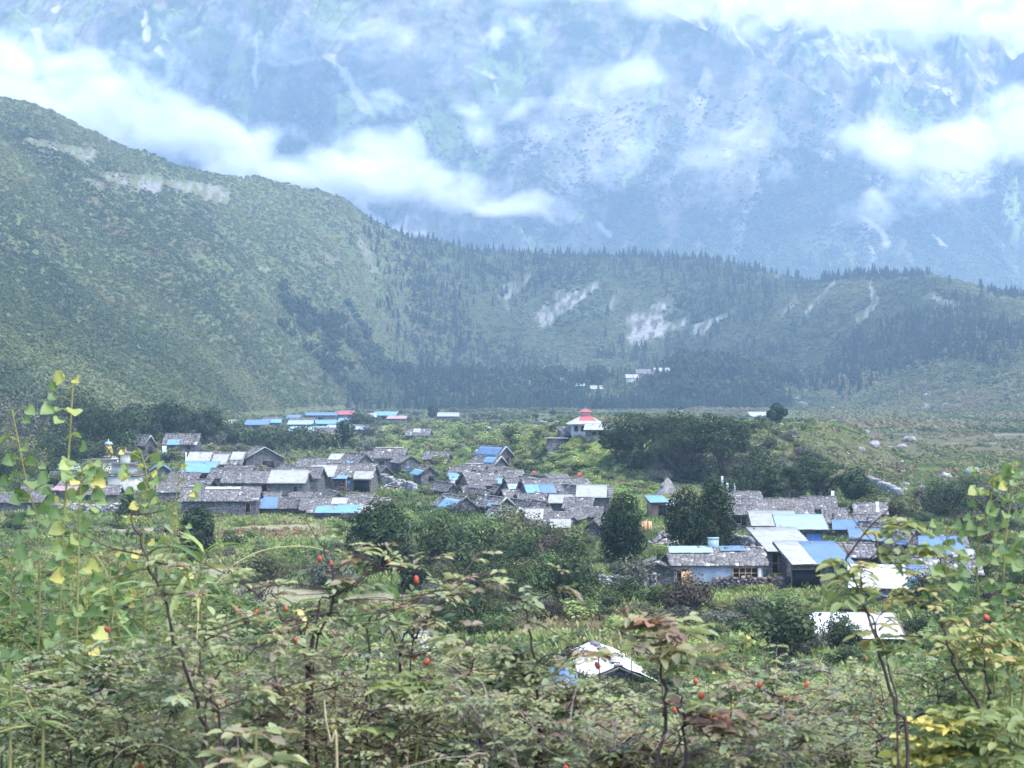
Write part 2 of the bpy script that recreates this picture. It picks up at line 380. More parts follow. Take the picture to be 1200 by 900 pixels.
def make_cloud(label, puffs, depth_r, dens=0.02, seed=0.0, vox=7.5, wisp=1.0, scale=1.0):
    """puffs: (px, py, Y, rx_px, ry_px, strength)"""
    lo = np.full(3, 1e9); hi = -lo; items = []
    for (px, py, Y, rx, ry, s) in puffs:
        c = np.array(pt(px, py, Y)); r = np.array([rx * Y / FPX, depth_r, ry * Y / FPX]) * 1.5
        lo = np.minimum(lo, c - r); hi = np.maximum(hi, c + r); items.append((c, r, s))
    lo[1] = max(lo[1], 3325)
    ng = bpy.data.node_groups.new("cloud_field", 'GeometryNodeTree')
    ng.interface.new_socket("Geometry", in_out='INPUT', socket_type='NodeSocketGeometry')
    ng.interface.new_socket("Geometry", in_out='OUTPUT', socket_type='NodeSocketGeometry')
    out = ng.nodes.new("NodeGroupOutput")
    pos = ng.nodes.new("GeometryNodeInputPosition").outputs[0]
    def vm(op, a, b):
        n = ng.nodes.new("ShaderNodeVectorMath"); n.operation = op
        for k, v in ((0, a), (1, b)):
            if v is None: continue
            if isinstance(v, (tuple, list, np.ndarray)): n.inputs[k].default_value = tuple(v)
            else: ng.links.new(v, n.inputs[k])
        return n.outputs["Value"] if op in ('DOT_PRODUCT', 'LENGTH') else n.outputs[0]
    # bend the space a little so the ovals turn ragged
    nz = ng.nodes.new("ShaderNodeTexNoise"); nz.inputs["Scale"].default_value = 0.0055 / scale; nz.inputs["Detail"].default_value = 2
    ng.links.new(vm('ADD', pos, (seed * 731, seed * 17, seed * 93)), nz.inputs["Vector"])
    wv = vm('MULTIPLY', vm('SUBTRACT', nz.outputs["Color"], (0.5, 0.5, 0.5)), (240 * scale, 120 * scale, 150 * scale))
    p2 = vm('ADD', pos, wv)
    tot = None
    for c, r, s in items:
        q = vm('MULTIPLY', vm('SUBTRACT', p2, c), 1.3 / r)
        v = math_(ng, 'MULTIPLY', math_(ng, 'MAXIMUM', math_(ng, 'SUBTRACT', 1.0, vm('DOT_PRODUCT', q, q)), 0.0), s)
        tot = v if tot is None else math_(ng, 'ADD', tot, v)
    tot = math_(ng, 'MINIMUM', tot, 1.3)
    f = ng.nodes.new("ShaderNodeTexNoise"); f.inputs["Scale"].default_value = 0.0105 / scale; f.inputs["Detail"].default_value = 9; f.inputs["Roughness"].default_value = 0.70; f.inputs["Distortion"].default_value = 0.6
    ng.links.new(vm('MULTIPLY', vm('ADD', pos, wv), (0.75, 1.0, 1.15)), f.inputs["Vector"])
    n = math_(ng, 'MULTIPLY', math_(ng, 'SUBTRACT', f.outputs["Fac"], 0.36), 5.2 * wisp)
    d = math_(ng, 'SUBTRACT', tot, n)
    d = math_(ng, 'MULTIPLY', math_(ng, 'MAXIMUM', d, 0.0), 1.0)
    vc = ng.nodes.new("GeometryNodeVolumeCube")
    ng.links.new(d, vc.inputs["Density"])
    vc.inputs["Min"].default_value = tuple(lo); vc.inputs["Max"].default_value = tuple(hi)
    for k, nme in enumerate(("Resolution X", "Resolution Y", "Resolution Z")): vc.inputs[nme].default_value = int(max(8, (hi[k] - lo[k]) / vox))
    sm = ng.nodes.new("GeometryNodeSetMaterial"); sm.inputs["Material"].default_value = cloud_mat(dens)
    ng.links.new(vc.outputs[0], sm.inputs[0]); ng.links.new(sm.outputs[0], out.inputs[0])
    vol = bpy.data.volumes.new("cloud"); o = bpy.data.objects.new("cloud", vol); COL.objects.link(o)
    vol.materials.append(sm.inputs["Material"].default_value)
    md = o.modifiers.new("field", 'NODES'); md.node_group = ng
    tag(o, label, "cloud", "low clouds in front of the mountain", "stuff")
    return o

make_cloud("thick white cloud bank lying along the crest of the long hill", [
    (-40, 85, 3650, 120, 62, 1.2), (50, 112, 3650, 110, 70, 1.2), (150, 145, 3650, 110, 62, 1.2), (240, 172, 3650, 110, 52, 1.1), (330, 195, 3650, 100, 48, 1.1), (410, 222, 3650, 70, 32, 1.0), (20, 60, 3700, 90, 40, .6), (210, 105, 3800, 80, 70, .45), (320, 130, 3800, 70, 60, .35)], 85, 0.0356, 1)
make_cloud("white cloud tongue below the middle of the mountain", [
    (440, 190, 3650, 55, 50, 1.2), (500, 205, 3650, 75, 42, 1.2), (570, 222, 3650, 90, 34, 1.2), (650, 238, 3650, 80, 22, 1.0), (460, 158, 3700, 40, 26, .8), (400, 215, 3650, 50, 34, .9)], 70, 0.0286, 2)
make_cloud("solid white cloud covering the mountain top", [
    (760, 5, 4300, 110, 34, 1.1), (880, 8, 4300, 130, 40, 1.2), (1000, 12, 4250, 130, 40, 1.3), (1120, 15, 4250, 130, 42, 1.3), (1230, 15, 4250, 120, 44, 1.3), (830, -40, 4400, 300, 50, 1.2), (1080, -40, 4400, 260, 50, 1.3), (640, -10, 4400, 120, 40, .7), (520, -20, 4400, 160, 34, .6)], 100, 0.0128, 3)
make_cloud("feathery cloud wisp high on the middle of the slope", [
    (610, 30, 4200, 60, 34, .85), (560, 60, 4150, 55, 40, .7), (430, 32, 4200, 60, 24, .8), (480, 60, 4200, 70, 40, .4), (380, 20, 4250, 80, 40, .5), (530, 95, 4100, 40, 30, .45)], 70, 0.0382, 4)
make_cloud("small puffy cloud in the middle of the slope", [
    (700, 95, 4000, 62, 34, 1.05), (740, 88, 4000, 40, 26, .8), (585, 130, 4000, 30, 16, .8), (640, 140, 4000, 60, 30, .45), (690, 170, 3950, 70, 40, .45)], 55, 0.0182, 5)
make_cloud("torn cloud drifting beside the dark spur", [
    (780, 140, 3900, 60, 30, .75), (830, 175, 3850, 75, 36, .95), (900, 165, 3850, 60, 40, .85), (860, 205, 3800, 70, 24, .7), (760, 200, 3800, 60, 30, .5)], 60, 0.0214, 6)
make_cloud("thick white cloud shelf at the right end of the mountain", [
    (1010, 160, 3750, 62, 32, 1.2), (1090, 170, 3750, 80, 36, 1.2), (1170, 165, 3750, 80, 50, 1.2), (1250, 150, 3750, 90, 60, 1.2), (1080, 215, 3700, 70, 44, .8), (1130, 225, 3700, 50, 40, .8), (1025, 235, 3700, 36, 40, .75), (1180, 120, 3800, 60, 36, .6)], 75, 0.0245, 7)
make_cloud("shreds of cloud scattered over the middle of the mountain", [
    (560, 118, 3950, 30, 14, 1.0), (610, 132, 3950, 34, 14, 1.0), (660, 120, 3950, 40, 16, .8), (620, 160, 3900, 50, 20, .7), (700, 190, 3850, 60, 18, .8), (740, 160, 3850, 40, 22, .7), (640, 205, 3800, 50, 16, .7), (540, 150, 3850, 40, 16, .5), (500, 100, 4000, 50, 18, .5), (930, 200, 3800, 40, 24, .7)], 55, 0.0456, 9, wisp=1.15)
make_cloud("long thin cloud streaks climbing from the left cloud bank", [
    (120, 80, 3850, 80, 22, .8), (200, 95, 3850, 60, 26, .7), (280, 110, 3850, 60, 24, .7), (350, 150, 3800, 50, 24, .8), (60, 40, 3950, 80, 20, .7), (240, 30, 4150, 70, 18, .7), (330, 70, 4000, 60, 18, .5), (420, 10, 4300, 60, 16, .8)], 60, 0.0370, 10, wisp=1.1)
make_cloud("faint veil of cloud at the upper left", [
    (90, 20, 4200, 120, 40, .5), (260, 40, 4200, 120, 50, .5), (180, 75, 4000, 120, 50, .4), (20, 40, 4100, 90, 40, .5)], 70, 0.0074, 8)
# ------------------------------------------------------------------ foliage materials and builders
def foliage_mat(name, stops, trans=0.3, gloss=0.0, vary=0.12):
    m, nt, nd, ln, bs = mat(name)
    nd.remove(bs)
    t = attr(nt, "tint").outputs["Fac"]
    oi = nt.nodes.new("ShaderNodeObjectInfo")
    t2 = math_(nt, 'ADD', t, math_(nt, 'MULTIPLY', math_(nt, 'SUBTRACT', oi.outputs["Random"], 0.5), vary * 2), True)
    c = ramp(nt, t2, stops)
    hs = nt.nodes.new("ShaderNodeHueSaturation"); hs.inputs["Saturation"].default_value = 0.84; hs.inputs["Value"].default_value = 0.97; ln.new(c, hs.inputs["Color"]); c = hs.outputs[0]
    d = nt.nodes.new("ShaderNodeBsdfDiffuse"); tr = nt.nodes.new("ShaderNodeBsdfTranslucent")
    ln.new(c, d.inputs[0])
    ln.new(mixc(nt, 1.0, c, (1.0, 1.0, 0.72), 'MULTIPLY'), tr.inputs[0])
    mx = nt.nodes.new("ShaderNodeMixShader"); mx.inputs[0].default_value = trans
    ln.new(d.outputs[0], mx.inputs[1]); ln.new(tr.outputs[0], mx.inputs[2]); o = mx.outputs[0]
    if gloss:
        g = nt.nodes.new("ShaderNodeBsdfGlossy"); g.inputs["Roughness"].default_value = 0.5; g.inputs[0].default_value = (0.8, 0.85, 0.9, 1)
        m2 = nt.nodes.new("ShaderNodeMixShader"); m2.inputs[0].default_value = gloss
        ln.new(o, m2.inputs[1]); ln.new(g.outputs[0], m2.inputs[2]); o = m2.outputs[0]
    ln.new(o, nd["Material Output"].inputs[0])
    return m

def plain_mat(name, col, rough=0.8, spec=0.3, nscale=0, namt=0.4, metal=0.0):
    m, nt, nd, ln, bs = mat(name)
    bs.inputs["Roughness"].default_value = rough; bs.inputs["Specular IOR Level"].default_value = spec; bs.inputs["Metallic"].default_value = metal
    if nscale:
        tc = nt.nodes.new("ShaderNodeTexCoord")
        f = noise(nt, nscale, 5, 0.6, tc.outputs["Object"])
        a = tuple(x * (1 - namt) for x in col); b = tuple(min(0.95, x * (1 + namt)) for x in col)
        c = ramp(nt, f, [(0.3, a), (0.7, b)])
        ln.new(c, bs.inputs["Base Color"])
        bp = N(nt, "ShaderNodeBump", i_Strength=0.4, i_Distance=0.02); ln.new(f, bp.inputs["Height"]); ln.new(bp.outputs[0], bs.inputs["Normal"])
    else:
        bs.inputs["Base Color"].default_value = (*col, 1)
    return m

def runit(n, rng):
    v = rng.normal(size=(n, 3)); return v / np.linalg.norm(v, axis=1, keepdims=True)

def leaf_quads(C, Nrm, size, rng, aspect=0.6):
    """one quad per centre, roughly facing Nrm"""
    n = len(C)
    t = np.cross(Nrm, runit(n, rng)); t /= np.linalg.norm(t, axis=1, keepdims=True) + 1e-9
    b = np.cross(Nrm, t)
    s = (size * rng.uniform(0.6, 1.4, n))[:, None]
    V = np.stack([C - t * s, C - b * s * aspect, C + t * s, C + b * s * aspect], 1).reshape(-1, 3)
    return V, np.arange(4 * n).reshape(-1, 4)

def tube(P, Rr, sides=6):
    P = np.asarray(P, float); n = len(P); Rr = np.broadcast_to(np.asarray(Rr, float), (n,))
    T = np.gradient(P, axis=0); T /= np.linalg.norm(T, axis=1, keepdims=True) + 1e-9
    ref = np.where(np.abs(T[:, 2:3]) > 0.9, [[1.0, 0, 0]], [[0, 0, 1.0]])
    A = np.cross(T, ref); A /= np.linalg.norm(A, axis=1, keepdims=True) + 1e-9; B = np.cross(T, A)
    a = np.linspace(0, 2 * np.pi, sides, endpoint=False)
    V = (P[:, None] + Rr[:, None, None] * (A[:, None] * np.cos(a)[None, :, None] + B[:, None] * np.sin(a)[None, :, None])).reshape(-1, 3)
    i = np.arange(n - 1)[:, None] * sides; j = np.arange(sides)[None]; k = (j + 1) % sides
    F = np.stack([i + j, i + k, i + sides + k, i + sides + j], -1).reshape(-1, 4)
    return V, F

class MB:
    """collects pieces and links them as one mesh object"""
    def __init__(s): s.V = []; s.F = {}; s.T = []; s.n = 0; s.M = {}
    def add(s, V, F, tint=0.5, mi=0):
        V = np.asarray(V, float); F = np.asarray(F)
        if not len(F): return s
        s.F.setdefault((F.shape[1], mi), []).append(F + s.n); s.V.append(V)
        s.T.append(np.broadcast_to(np.asarray(tint, float), (len(V),))); s.n += len(V)
        return s
    def box(s, c, d, rz=0.0, tint=0.5, mi=0, M=None):
        x, y, z = (v / 2 for v in d)
        V = np.array([(a, b, e) for e in (-z, z) for b in (-y, y) for a in (-x, x)])
        if rz: co, si = math.cos(rz), math.sin(rz); V = V @ np.array([[co, si, 0], [-si, co, 0], [0, 0, 1]])
        if M is not None: V = V @ np.asarray(M).T
        return s.add(V + np.asarray(c, float), BOXF, tint, mi)
    def tube(s, P, Rr, sides=6, tint=0.5, mi=0): V, F = tube(P, Rr, sides); return s.add(V, F, tint, mi)
    def lathe(s, prof, c=(0, 0, 0), sides=16, tint=0.5, mi=0, rot=0.0):
        a = np.linspace(0, 2 * np.pi, sides, endpoint=False) + rot
        V = np.concatenate([np.stack([r * np.cos(a), r * np.sin(a), np.full(sides, z)], 1) for r, z in prof]) + np.asarray(c, float)
        i = np.arange(len(prof) - 1)[:, None] * sides; j = np.arange(sides)[None]; k = (j + 1) % sides
        return s.add(V, np.stack([i + j, i + k, i + sides + k, i + sides + j], -1).reshape(-1, 4), tint, mi)
    def mesh(s, name, mats, smooth_=False):
        fl = []; mi = []
        for (k, m), L in s.F.items():
            f = np.concatenate(L); fl.append(f); mi += [m] * len(f)
        return mesh_np(name, np.concatenate(s.V), fl, mats if isinstance(mats, (list, tuple)) else [mats], dict(tint=np.concatenate(s.T)), smooth_, mi)
    def build(s, name, mats, parent=None, loc=None, rz=0.0, smooth_=False): return link(name, s.mesh(name, mats, smooth_), parent, loc, rz)
BOXF = np.array([(0, 2, 3, 1), (4, 5, 7, 6), (0, 1, 5, 4), (2, 6, 7, 3), (0, 4, 6, 2), (1, 3, 7, 5)])

M_BARK = plain_mat("bark", (0.055, 0.042, 0.033), 0.9, 0.1, 6, 0.5)
M_GREYWOOD = plain_mat("dead_wood", (0.17, 0.15, 0.13), 0.9, 0.1, 8, 0.5)
FM = dict(
    juniper=foliage_mat("juniper_green", [(0.1, (0.011, 0.021, 0.011)), (0.5, (0.028, 0.048, 0.021)), (0.9, (0.062, 0.088, 0.036))], 0.15),
    dark=foliage_mat("dark_leaf", [(0.1, (0.018, 0.032, 0.015)), (0.5, (0.043, 0.066, 0.028)), (0.9, (0.092, 0.118, 0.046))], 0.25),
    green=foliage_mat("green_leaf", [(0.1, (0.050, 0.086, 0.028)), (0.5, (0.116, 0.176, 0.051)), (0.9, (0.198, 0.264, 0.079))], 0.35),
    bright=foliage_mat("bright_leaf", [(0.1, (0.098, 0.155, 0.034)), (0.5, (0.236, 0.299, 0.071)), (0.9, (0.368, 0.402, 0.115))], 0.35),
    olive=foliage_mat("olive_leaf", [(0.1, (0.050, 0.060, 0.025)), (0.5, (0.115, 0.130, 0.050)), (0.9, (0.200, 0.205, 0.085))], 0.3),
    grey=foliage_mat("grey_leaf", [(0.1, (0.045, 0.052, 0.036)), (0.5, (0.100, 0.108, 0.078)), (0.9, (0.185, 0.185, 0.138))], 0.25),
    brown=foliage_mat("brown_leaf", [(0.1, (0.035, 0.026, 0.022)), (0.5, (0.075, 0.056, 0.044)), (0.9, (0.130, 0.100, 0.070))], 0.25),
    conifer=foliage_mat("conifer_green", [(0.1, (0.012, 0.024, 0.014)), (0.5, (0.026, 0.045, 0.024)), (0.9, (0.055, 0.078, 0.038))], 0.1),
    cover=foliage_mat("herb_leaf", [(0.0, (0.036, 0.060, 0.022)), (0.2, (0.081, 0.129, 0.038)), (0.45, (0.151, 0.213, 0.054)), (0.65, (0.252, 0.302, 0.081)), (0.8, (0.314, 0.297, 0.123)), (1.0, (0.235, 0.140, 0.076))], 0.35, 0, 0),
    slope=foliage_mat("slope_shrub_leaf", [(0.0, (0.030, 0.050, 0.022)), (0.3, (0.070, 0.098, 0.038)), (0.55, (0.125, 0.150, 0.054)), (0.75, (0.19, 0.19, 0.078)), (1.0, (0.17, 0.12, 0.075))], 0.3, 0, 0),
)

def crown_into(mb, lobes, n, size, rng, mi=0, shell=0.72, aspect=0.6, up=0.25, cl=0.9):
    """leaf sprays spread through the volume of several lobes"""
    vol = np.array([r[0] * r[1] * r[2] for _, r in lobes]) ** 0.67; k = rng.choice(len(lobes), n, p=vol / vol.sum())
    Cc = np.array([c for c, _ in lobes])[k]; Rr = np.array([r for _, r in lobes])[k]
    d = runit(n, rng); rad = shell + (1.08 - shell) * rng.random(n) ** 0.6
    # ragged outline
    rad = rad * (0.66 + 0.70 * fbm(d[:, 0] * 2.6 + k * 3.1, d[:, 2] * 2.6 + d[:, 1] * 2.1, 5, 3))
    P = Cc + d * Rr * rad[:, None]
    nn = d * 1.25 + runit(n, rng) * 0.55; nn[:, 2] += up; nn /= np.linalg.norm(nn, axis=1, keepdims=True)
    V, F = leaf_quads(P, nn, size, rng, aspect)
    t = 0.5 + 1.3 * (fbm(P[:, 0] / cl + 31, P[:, 1] / cl + P[:, 2] / cl, 9, 3) - 0.5) + rng.normal(0, 0.13, n)
    mb.add(V, F, np.repeat(np.clip(t, 0, 1), 4), mi)

def bush_mesh(name, seed, w, h, n, size, fm, spiky=0.0, nl=9):
    rng = np.random.default_rng(seed); lobes = []
    for i in range(nl):
        a = rng.uniform(0, 2 * np.pi); r = rng.uniform(0.05, 0.75) * w / 2
        hh = h * rng.uniform(0.35, 0.8) * (1 - 0.45 * (r / (w / 2)) ** 2)
        rr = w * rng.uniform(0.16, 0.30)
        lobes.append(((r * math.cos(a), r * math.sin(a), hh), (rr, rr, min(hh, rr * rng.uniform(0.7, 1.2)))))
    mb = MB()
    crown_into(mb, lobes, n, size, rng, 0, 0.68, 0.6, 0.25, w * 0.2)
    for c, r in lobes[:6]:
        p = np.array([(c[0] * .1, c[1] * .1, -0.3), (c[0] * .5, c[1] * .5, c[2] * .5), (c[0], c[1], c[2] + r[2] * .5)])
        mb.tube(p, [0.05, 0.035, 0.01], 5, 0.5, 1)
    ns = int(spiky * 40)
    for i in range(ns):
        a = rng.uniform(0, 2 * np.pi); r = rng.uniform(0, .45) * w; q = np.array([r * math.cos(a), r * math.sin(a), h * .5])
        e = q * [1.25, 1.25, 1] + [0, 0, h * rng.uniform(.3, .62)]
        mb.tube(np.array([q, (q + e) / 2 + rng.normal(0, .05, 3), e]), [0.012, 0.009, 0.004], 3, 0.5, 1)
    return mb.mesh(name, [fm, M_BARK])

def tree_parts(root, seed, h, cw, ch, n, size, fm, trunk_r=0.18, style='round', bark=None, lean=0.0, nl=14):
    """tapered trunk and limbs, crown of many sprays"""
    rng = np.random.default_rng(seed); lobes = []; tb = MB()
    z0 = h - ch
    top = np.array([lean, 0, h * 0.86])
    tp = np.array([(0, 0, -0.6), (lean * .2 + rng.normal(0, .04) * h * .1, 0, h * .3), (lean * .6, rng.normal(0, .03) * h * .2, h * .6), top])
    tb.tube(tp, [trunk_r * 1.25, trunk_r, trunk_r * .65, trunk_r * .2], 8)
    for i in range(nl):
        f = (i + rng.random()) / nl; a = i * 2.4 + rng.uniform(-.4, .4)
        if style == 'cone':
            rr = cw / 2 * (1 - f) ** 0.8 * 0.62 + 0.12 * cw * (1 - f) + 0.05 * cw; zz = z0 + ch * (0.06 + 0.9 * f); rad = cw / 2 * (1 - f) ** 0.85 * .62; sq = 1.25
        elif style == 'egg':
            zz = z0 + ch * (.10 + .78 * f); e = math.sqrt(max(.05, 1 - ((f - .38) / .66) ** 2)); rad = cw / 2 * e * rng.uniform(.35, .68); rr = cw * rng.uniform(.15, .23); sq = 1.15
        elif style == 'flat':
            rad = cw / 2 * rng.uniform(.15, .85); zz = z0 + ch * (0.25 + 0.65 * f) * (1 - .25 * (rad / (cw / 2)) ** 2); rr = cw * rng.uniform(.11, .19); sq = 0.45
        else:
            rad = cw / 2 * rng.uniform(.1, .72); zz = z0 + ch * (0.22 + 0.62 * f * (1 - .3 * (rad / (cw / 2)) ** 2)); rr = cw * rng.uniform(.13, .24); sq = 0.85
        c = np.array([rad * math.cos(a) + lean * zz / h, rad * math.sin(a), zz])
        lobes.append((tuple(c), (rr, rr, rr * sq)))
        s = np.array([lean * .5 * zz / h, 0, max(h * .12, zz - rad * .7 - .08 * h)])
        tb.tube(np.array([s, (s + c) / 2 + [0, 0, -.04 * h], c]), [trunk_r * .5, trunk_r * .3, trunk_r * .08], 5)
    if style == 'cone': lobes.append(((lean, 0, h * .95), (cw * .07, cw * .07, h * .07)))
    cb = MB(); crown_into(cb, lobes, n, size, rng, 0, 0.68, 0.6, 0.2, cw * .13)
    tb.build("trunk", bark or M_BARK, root, smooth_=True); cb.build("crown", fm, root)
    return root

# ------------------------------------------------------------------ scattered ground cover (nobody could count it)
def clump_protos(kind, k, seed):
    rng = np.random.default_rng(seed); out = []
    for i in range(k):
        if kind == 'tuft':      # herb: leaves fanning from the root
            n = 9; a = rng.uniform(0, 6.28, n); tl = rng.uniform(.25, .8, n)
            d = np.stack([np.cos(a) * tl, np.sin(a) * tl, np.ones(n)], 1); d /= np.linalg.norm(d, axis=1, keepdims=True)
            s = np.stack([-np.sin(a), np.cos(a), np.zeros(n)], 1) * rng.uniform(.07, .17, (n, 1)); b = rng.normal(0, .22, (n, 3)) * [1, 1, 0]
            L = rng.uniform(.5, 1.1, (n, 1))
            V = np.stack([b - s * .3, b + d * L * .6 - s, b + d * L + [0, 0, -.12], b + d * L * .6 + s], 1).reshape(-1, 3); F = np.arange(4 * n).reshape(-1, 4)
        elif kind == 'dome':    # small shrub
            n = 26; d = runit(n, rng); d[:, 2] = np.abs(d[:, 2]); P = d * rng.uniform(.55, 1.0, (n, 1)) * [1, 1, .85]
            nn = d + runit(n, rng) * .6; nn /= np.linalg.norm(nn, axis=1, keepdims=True); V, F = leaf_quads(P, nn, .30, rng, .7)
        elif kind == 'fir':     # conifer: drooping whorls round a leader
            V = [np.array([(-.03, 0, -.1), (.03, 0, -.1), (.01, 0, 1.0), (-.01, 0, 1.0)])]; F = [[0, 1, 2, 3]]; q = 4
            for l in range(7):
                f = l / 7; r = .24 * (1 - f) ** .8 * rng.uniform(.8, 1.15) + .02; z = .16 + .82 * f
                for j in range(5):
                    a = j * 1.257 + l * .7 + rng.uniform(-.3, .3); rr = r * rng.uniform(.65, 1.2)
                    dx, dy = math.cos(a), math.sin(a); w = rr * .5
                    V.append(np.array([(0, 0, z + .09), (dx * rr * .6 - dy * w, dy * rr * .6 + dx * w, z - .01), (dx * rr, dy * rr, z - .075), (dx * rr * .6 + dy * w, dy * rr * .6 - dx * w, z - .01)]))
                    F.append([q, q + 1, q + 2, q + 3]); q += 4
            V = np.concatenate(V); F = np.array(F)
        elif kind == 'round':   # broadleaf crown on a short trunk
            n = 70; d = runit(n, rng); P = d * rng.uniform(.6, 1.0, (n, 1)) * [.5, .5, .42] + [0, 0, .58] + .12 * rng.normal(size=(n, 3))
            nn = d + runit(n, rng) * .6; nn /= np.linalg.norm(nn, axis=1, keepdims=True); V, F = leaf_quads(P, nn, .14, rng, .7)
            V = np.concatenate([V, [(-.03, 0, -.1), (.03, 0, -.1), (.02, 0, .6), (-.02, 0, .6)]]); F = np.concatenate([F, [[4 * n, 4 * n + 1, 4 * n + 2, 4 * n + 3]]])
        out.append((V, F))
    return out

def scatter(name, P, S, T, protos, fm, label=None, cat=None, zs=None):
    Vs = []; Fs = []; Ts = []; q = 0; rng = np.random.default_rng(len(P)); k = rng.integers(0, len(protos), len(P)); A = rng.uniform(0, 6.28, len(P))
    zs = np.ones(len(P)) if zs is None else zs
    for i, (V, F) in enumerate(protos):
        I = np.nonzero(k == i)[0]
        if not len(I): continue
        c, s = np.cos(A[I]), np.sin(A[I])
        W = np.empty((len(I), len(V), 3))
        W[..., 0] = (V[None, :, 0] * c[:, None] - V[None, :, 1] * s[:, None]) * S[I][:, None] + P[I, 0][:, None]
        W[..., 1] = (V[None, :, 0] * s[:, None] + V[None, :, 1] * c[:, None]) * S[I][:, None] + P[I, 1][:, None]
        W[..., 2] = V[None, :, 2] * (S[I] * zs[I])[:, None] + P[I, 2][:, None]
        tt = np.repeat(T[I], len(V)) + np.repeat(rng.normal(0, .07, len(I) * len(F)), 4)[: len(I) * len(V)] if len(V) == 4 * len(F) else np.repeat(T[I], len(V))
        Fs.append((F[None] + q + (np.arange(len(I)) * len(V))[:, None, None]).reshape(-1, 4)); q += len(I) * len(V); Vs.append(W.reshape(-1, 3)); Ts.append(tt)
    me = mesh_np(name, np.concatenate(Vs), Fs, [fm], dict(tint=np.clip(np.concatenate(Ts), 0, 1)))
    return tag(link(name, me), label, cat, None, "stuff")

def spread(n, y0, y1, u0, u1, rng, power=0.0):
    """random spots of the land, even on the ground when power = 2"""
    if power: Y = (y0 ** power + (y1 ** power - y0 ** power) * rng.random(n)) ** (1 / power)
    else: Y = y0 * (y1 / y0) ** rng.random(n)
    X = rng.uniform(u0, u1, n) * Y
    return X, Y

TUFT = clump_protos('tuft', 8, 1); DOME = clump_protos('dome', 8, 2); FIR = clump_protos('fir', 6, 3); ROUND = clump_protos('round', 6, 4)

def pxpy(X, Y, Z): return 600 + FPX * X / Y, 450 - (Z - CZ) / Y * FPX

def rocky(px, py):
    m = np.zeros_like(px)
    for (x0, y0, x1, y1, wd, s) in STREAKS:
        dx, dy = x1 - x0, y1 - y0; L = math.hypot(dx, dy); t = ((px - x0) * dx + (py - y0) * dy) / L ** 2
        d = np.abs((px - x0) * dy - (py - y0) * dx) / L / (wd * (0.5 + 0.7 * np.clip(t, 0, 1)))
        m = np.maximum(m, smooth(1.1, .5, d + .5 * (fbm(px / 7, py / 7, 66, 3) - .5)) * smooth(-.08, .05, t) * smooth(1.08, .95, t) * s)
    return m

